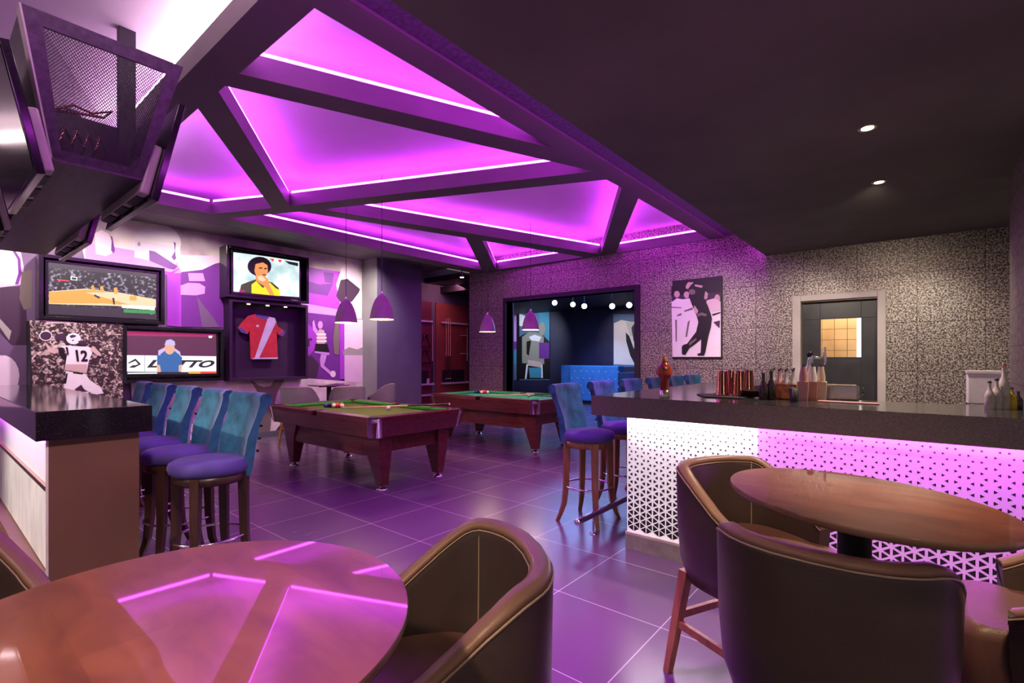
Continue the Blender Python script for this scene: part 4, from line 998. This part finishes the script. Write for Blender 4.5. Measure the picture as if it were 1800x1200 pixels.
for k, (px, py, on) in enumerate(sp):
    q = ony(px, py, 9.6); t = thing('stage_spotlight', 'round lit spotlight on the lounge ceiling track, '+sn[k], 'spotlight', q, 0, 'lounge spotlights')
    dirv = -Vector((q.x, q.y, q.z-1.4)).normalized(); qt = dirv.to_track_quat('Z', 'Y').to_matrix().to_4x4()
    b = MB(); b.lathe([(.05,-.16),(.065,-.1),(.068,.0),(.06,.0)], (0,0,0), 20, 0, True, qt); b.build('housing', 'black_matt', t)
    b = MB(); b.lathe([(.058,.001),(.04,.010),(.004,.014)], (0,0,0), 20, 0, True, qt); b.build('lens', 'spot_violet' if on else 'spot_dim', t)
    b = MB(); b.tube([(0,0,0),(0,0,3.0-q.z)], .008, 6); b.build('stem', 'black_matt', t)

# ================================================================== THINGS ON THE BAR
ZC = 1.12
def at_bar(px, py_base, z=ZC): return onz(px, py_base, z)
def add_bottle(name, label, loc, h, r, m_body, m_cap, cat='bottle', group=None, neck=.3, tilt=None):
    t = thing(name, label, cat, loc, 0, group)
    b = MB(); hb = h*(1-neck); b.lathe([(r*.9,0),(r,.004),(r,hb*.82),(r*.75,hb),(r*.36,hb+h*neck*.35),(r*.33,h*.93)], (0,0,0), 16); b.build('body', m_body, t)
    b = MB(); b.lathe([(r*.38,h*.93),(r*.38,h),(r*.2,h*1.01)], (0,0,0), 12); b.build('cap', m_cap, t)
    return t
mat('liq_amber', (.30,.04,.02), .08, coat=.5); mat('liq_red', (.45,.05,.02), .1, coat=.5); mat('label_yellow', (.6,.45,.12), .4); mat('carrier_orange', (.55,.20,.06), .5, vs=25, var=.6); mat('carrier_pink', (.55,.27,.22), .5, vs=6)
mat('plastic_cream', (.70,.55,.42), .4); mat('plastic_rose', (.60,.33,.30), .4); mat('liq_yellow', (.55,.42,.02), .15); mat('bottle_clear', (.5,.46,.42), .08, var=.3, vs=20, coat=.5); mat('bottle_dark', (.035,.02,.02), .1, coat=.5)
q = at_bar(1168, 699)
t = thing('cocktail_bottle', 'tall dark red bottle with orange top and fruit garnish at the left of the bar', 'bottle', q)
b = MB(); b.lathe([(.034,0),(.035,.004),(.035,.055),(.032,.056)], (0,0,0), 20); b.build('steel_base', 'steel', t)
b = MB(); b.lathe([(.031,.055),(.031,.13),(.050,.17),(.054,.195),(.046,.225),(.022,.245),(.017,.262)], (0,0,0), 20); b.build('body', 'liq_amber', t)
b = MB(); b.lathe([(.0545,.165),(.056,.18),(.0555,.195)], (0,0,0), 20, 0, True, None, False); b.build('label_band', 'liq_red', t)
b = MB(); b.lathe([(.018,.26),(.017,.29),(.008,.295)], (0,0,0), 14); b.build('neck_cap', 'carrier_orange', t)
b = MB(); b.sphere((.02,-.03,.21), .016); b.sphere((.0,.0,.305), .009); b.build('garnish', 'label_yellow', t)
# bar mat / trays
b = MB(); b.prism([(-1.32,3.86),(-1.18,3.62),(-.93,3.62),(-.93,3.98),(-1.26,3.98)], 1.1215, 1.128); tag(b.build('bar_mat', 'black_matt', None, .002), 'black rubber bar mat lying on the counter under the copper cups', 'bar mat')
# copper cups
for k, (px, lab) in enumerate(((1266,'leftmost'),(1280,'second from the left'),(1296,'third from the left'),(1311,'rightmost'))):
    q = onz(px+4, (694.5,691.3,694.5,691.3)[k], 1.129); t = thing('copper_shaker', 'upturned copper shaker cup on the bar mat, %s of the four' % lab, 'cup', q, 0, 'copper cups on the bar')
    q2 = q.copy(); t.location = q2
    b = MB(); b.lathe([(.046,0),(.047,.006),(.045,.01),(.036,.175),(.034,.18),(.002,.181)], (0,0,0), 28); b.build('cup', 'copper', t)
    b = MB(); b.lathe([(.047,.0),(.049,.004),(.047,.008)], (0,0,0), 28, 0, True, None, False); b.build('rim', 'copper', t)
# dark tray with lime bowl
b = MB(); b.lathe([(.07,0),(.105,.040),(.11,.045),(.10,.04),(.07,.008)], (0,0,0), 28); o = b.build('serving_bowl', 'bottle_dark'); o.location = (-.90, 3.86, 1.1281); tag(o, 'dark shallow bowl between the copper cups and the small bottles', 'bowl')
# carrier with mini bottles
q = at_bar(1374, 702); q = Vector((q.x, q.y+.05, ZC))
t = thing('bottle_carrier', 'orange patterned carton holding small bottles on the bar', 'bottle carrier', q)
b = MB(); wall_=.004; W2, D2, H2 = .085, .05, .105
b.box(-W2,W2,-D2,D2,0,.006); b.box(-W2,W2,-D2,-D2+wall_,0,H2); b.box(-W2,W2,D2-wall_,D2,0,H2); b.box(-W2,-W2+wall_,-D2,D2,0,H2); b.box(W2-wall_,W2,-D2,D2,0,H2); b.build('carton', 'carrier_orange', t)
b = MB(); b.box(-W2,W2,-.002,.002,0,H2*.9); b.build('divider', 'carrier_orange', t)
kk = 0
for i in range(4):
    for j in range(2):
        add_bottle('small_bottle', 'small black-capped bottle in the orange carton, %s row, %s from the left' % (('front','back')[j], ('first','second','third','fourth')[i]), (q.x-.062+i*.041, q.y-.025+j*.05, ZC+.0065), .20+.008*j, .0175, ('bottle_clear','plastic_rose','bottle_clear','bottle_clear')[i], 'black_matt', 'bottle', 'small bottles in the orange carton', .42)
for k, (px, h, lab) in enumerate(((1343,.185,'short dark bottle left of the orange carton'),(1357,.20,'dark round-shouldered bottle just in front of the orange carton'))):
    q3 = at_bar(px, 702); add_bottle('dark_bottle', lab, (q3.x, q3.y-.02, ZC), h, .03, 'bottle_dark', 'black_matt', neck=.45)
t = thing('black_utensil_pot', 'black pot standing between the orange and pink cartons', 'pot', at_bar(1399, 705)-Vector((0,.06,0)))
b = MB(); b.lathe([(.026,0),(.03,.09),(.026,.09),(.022,.01)], (0,0,0), 20); b.build('pot', 'black_matt', t)
b = MB(); b.tube([(0,-.02,.02),(.0,-.05,.06),(0,-.045,.10)], .006, 8); b.build('handle', 'steel', t)
# pink cartons with pourers
for k, (px, lab) in enumerate(((1411,'left'),(1427,'middle'),(1442,'right'))):
    q = at_bar(px, 704); q = Vector((q.x, q.y+.03, ZC))
    t = thing('pour_bottle_caddy', 'pinkish square caddy on the bar, %s of the three' % lab, 'caddy', q, 0, 'pink caddies on the bar')
    b = MB(); s0, s1 = .026, .033
    b.loft([[(-s0,-s0,0),(s0,-s0,0),(s0,s0,0),(-s0,s0,0)],[(-s1,-s1,.125),(s1,-s1,.125),(s1,s1,.125),(-s1,s1,.125)]], 0, False); b.build('bin', ('plastic_rose','carrier_pink','plastic_cream')[k], t, .003)
    q2 = q+Vector((0,0,.126)); t2 = thing('pour_bottle', '%s tapered pour bottle with dark spout in the %s pink caddy' % (('rose','cream and white','pale')[k], lab), 'bottle', q2, 0, 'pour bottles in the pink caddies')
    b = MB(); b.lathe([(.026,0),(.026,.03),(.018,.085),(.017,.10)], (0,0,0), 16); b.build('body', ('plastic_rose','white','plastic_cream')[k], t2)
    b = MB(); b.lathe([(.009,.10),(.007,.12),(.003,.125)], (0,0,0), 10); b.build('spout', 'black_matt', t2)
# beer tap
q = Vector((-.70, 3.93, ZC)); bx = ony(1418, 690, 3.95)
t = thing('beer_tap', 'curved chrome beer tap rising behind the pink caddies', 'tap', (bx.x, 3.95, ZC))
b = MB()
pts = []
for px, py in ((1418,700),(1418,680),(1420,655),(1424,635),(1428,624)):
    p = ony(px, py, 3.95); pts.append((p.x-bx.x, 0, p.z-ZC))
pts[0] = (pts[0][0],0,0)
b.tube(pts, [.020,.020,.019,.018,.016], 14); b.build('column', 'chrome', t)
b = MB(); pts = []
for px, py in ((1424,624),(1430,628),(1440,629),(1450,629)):
    p = ony(px, py, 3.95); pts.append((p.x-bx.x, 0, p.z-ZC))
b.tube(pts, [.018,.012,.009,.008], 12); b.build('arm', 'chrome', t)
p = ony(1450, 629, 3.95); hx = p.x-bx.x; hz = p.z-ZC
b = MB(); b.tube([(hx,0,hz-.045),(hx,-.0,hz-.01),(hx-.002,0,hz+.03),(hx,.0,hz+.075)], [.007,.012,.009,.007], 12); b.build('handle', 'chrome', t)
b = MB(); b.sphere((pts[0][0], 0, pts[0][2]+.004), .022); b.build('cap', 'black_gloss', t)
# steel drinks tray right of caddies
t = thing('steel_ice_bin', 'low chrome bin on the bar right of the pink caddies', 'ice bin', (at_bar(1475,703)+Vector((0,.10,0))))
b = MB(); b.box(-.13,.10,-.07,.07,0,.10); b.build('bin', 'steel', t, .008)
b = MB(); b.tube([(.10,-.05,.02),(.13,-.05,.04),(.13,-.05,.09),(.09,-.05,.105)], .006, 8); b.build('handle', 'chrome', t)
b = MB(); b.box(-.16, .16, -.03, .03, 0, .008); o = b.build('folded_cloth', 'plastic_rose', None, .003); o.location = at_bar(1490, 708); tag(o, 'flat pinkish bar cloth lying at the right of the chrome bin', 'cloth')
# right group near pier
t = thing('white_carton', 'plain white box standing at the right end of the bar', 'box', (at_bar(1735, 714)+Vector((0,.22,0))))
b = MB(); b.box(-.075,.085,-.06,.06,0,.20); b.build('box', 'white', t, .006)
b = MB(); b.box(-.078,.088,-.063,.063,.19,.205); b.build('lid', 'white', t)
gls = [(1744,.155,.022,'bottle_clear','shorter clear bottle before the white box, left one'),(1757,.17,.024,'bottle_clear','clear bottle with dark stopper, second beside the white box'),(1770,.25,.026,'bottle_clear','tall slim bottle with tan cork, tallest of the right-hand group'),(1784,.12,.024,'liq_yellow','yellow-filled bottle at the right end of the bar'),(1796,.10,.02,'bottle_dark','small dark bottle at the far right end of the bar')]
for px, h, r_, m_, lab in gls:
    q = at_bar(px, 722); add_bottle('glass_bottle', lab, (q.x, q.y+.12, ZC), h, r_, m_, 'black_matt' if h < .2 else 'brass', neck=.4)
# ================================================================== LIGHT
def area(name, loc, rot, sx, sy, e, col, spread=None):
    l = bpy.data.lights.new(name, 'AREA'); l.shape = 'RECTANGLE'; l.size = sx; l.size_y = sy; l.energy = e; l.color = col
    if spread: l.spread = spread
    o = bpy.data.objects.new(name, l); C.objects.link(o); o.location = loc; o.rotation_euler = rot; return o
def spot(name, loc, tgt, e, col, ang=80, blend=.7, r=.04):
    l = bpy.data.lights.new(name, 'SPOT'); l.energy = e; l.color = col; l.spot_size = radians(ang); l.spot_blend = blend; l.shadow_soft_size = r
    o = bpy.data.objects.new(name, l); C.objects.link(o); o.location = loc
    o.rotation_euler = (Vector(tgt)-Vector(loc)).to_track_quat('-Z', 'Y').to_euler(); return o
WARM = (1., .78, .62); PINK = (.70, .06, 1.)
for k, (x, y) in enumerate(((-.253,4.003),(-.254,5.292))):
    spot('downlight_beam', (x, y, 2.90), (x-.3, y+(-.1, 1.6)[k], 1.0), (230, 150)[k], WARM, 120, .9)
spot('wall_wash', (-1.0, 5.4, 2.88), (-1.5, 8.0, 1.3), 210, (1.,.86,.70), 60, 1.)
spot('wall_wash', (.1, 5.9, 2.88), (.0, 8.0, 1.2), 120, (1.,.88,.72), 60, 1.)
spot('wall_wash', (-2.4, 5.2, 2.88), (-2.8, 8.0, 1.9), 110, (1.,.86,.78), 50, 1.)
# added warm fill: unseen spots behind and beside the camera
for (x, y) in ((-1.0,-1.3),(.9,-.9),(1.3,1.2),(-2.9,-1.6)):
    spot('room_fill', (x, y, 2.88), (x*.9, y+.5, 0), 55, WARM, 130, .9, .12)
spot('table_fill', (.35, 1.2, 2.88), (-.25, 2.3, .9), 150, (1.,.66,.42), 50, .9, .08)  # added warm fill for the right table
spot('table_fill', (-.3, -1.3, 2.88), (-1.15, .3, .9), 190, (1.,.70,.52), 42, .9, .08)  # added warm fill for the near left table
spot('bar_fill', (-1.5, 1.9, 3.25), (-1.0, 3.4, .6), 120, (1.,.92,.92), 70, .9, .08)  # added fill aimed at the bar front panel
spot('bay_fill', (-1.5, .4, 2.88), (-3.6, .66, .6), 150, WARM, 45, .9, .08)  # added fill so the left bar's end panel isn't black
spot('bay_fill', (-4.9, -2.6, 2.9), (-4.4, .46, .50), 650, (1.,.90,.82), 42, .9, .08)  # added fill to brighten the left bar's stone front
# purple floor fill, spots added out of sight in the ceiling slot
for (y, e, tx, ty, an) in ((1.1, 330, -1.25, 1.9, 34), (2.6, 190, -2.6, 2.7, 50), (4.6, 150, -3.3, 4.4, 50)): spot('slot_fill', (-1.95, y, 3.27), (tx, ty, 0), e*1.5, PINK, an, 1., .06)
spot('coffer_fill', (-4.0, 2.3, 3.5), (-4.2, 2.1, 0), 150, PINK, 55, 1., .06)  # extra purple fill added inside the coffer, no fixture modelled
for (x, y) in ((-7.7, 1.5), (-7.7, 2.75), (-7.8, 5.5), (-7.8, .3)):
    spot('mural_wash', (x, y, 3.42), (-9, y, 1.7), 160, (1.,.84,.82), 110, .9, .05)
spot('mural_wash', (-7.9, 5.0, 3.42), (-8.9, 5.6, 1.7), 90, (1.,.9,.8), 100, .9, .05)
# lounge
area('lounge_light', (-6.2, 10.6, 2.95), (0,0,0), 2.5, 2.5, 130, (.25,.42,1.))
spot('booth_light', (-7.4, 11.6, 2.9), (-7.5, 13.2, .8), 160, (.35,.55,1.), 70, .8)
spot('poster_light', (-6.9, 11.8, 2.9), (-7.0, 13.9, 2.0), 90, (1.,.9,.8), 50, .8)
spot('poster_light', (-10.2, 11.5, 2.9), (-10.5, 13.9, 2.0), 220, (.7,.8,1.), 70, .8)
area('kitchen_light', (-.8, 8.9, 2.85), (0,0,0), .8, .4, 45, (1.,.85,.65))
area('corridor_light', (-8.4, 8.6, 3.15), (0, radians(25), 0), .5, 1.4, 40, (1.,.35,.55))
for (x, y), n_ in ld:
    l = bpy.data.lights.new('pendant_glow', 'POINT'); l.energy = 22; l.color = (1.,.74,.42); l.shadow_soft_size = .04
    o = bpy.data.objects.new('pendant_glow', l); C.objects.link(o); o.location = (x, y, 1.90)
w = bpy.data.worlds.new('World'); sc.world = w; w.use_nodes = True
bg = w.node_tree.nodes['Background']; bg.inputs[0].default_value = (.95,.72,.80,1); bg.inputs[1].default_value = .20

# ================================================================== CAMERA
cam = bpy.data.cameras.new('Camera'); co = bpy.data.objects.new('Camera', cam); C.objects.link(co)
co.location = (0, 0, EYE); co.rotation_euler = (pi/2, 0, TH)
cam.sensor_width = 36; cam.sensor_fit = 'HORIZONTAL'; cam.lens = 36*F_/1800; cam.shift_y = 30/1800; cam.clip_start = .05
sc.camera = co
sc.view_settings.view_transform = 'Standard'; sc.view_settings.look = 'None'; sc.view_settings.exposure = .3; sc.view_settings.gamma = 1
sc.view_settings.use_curve_mapping = False
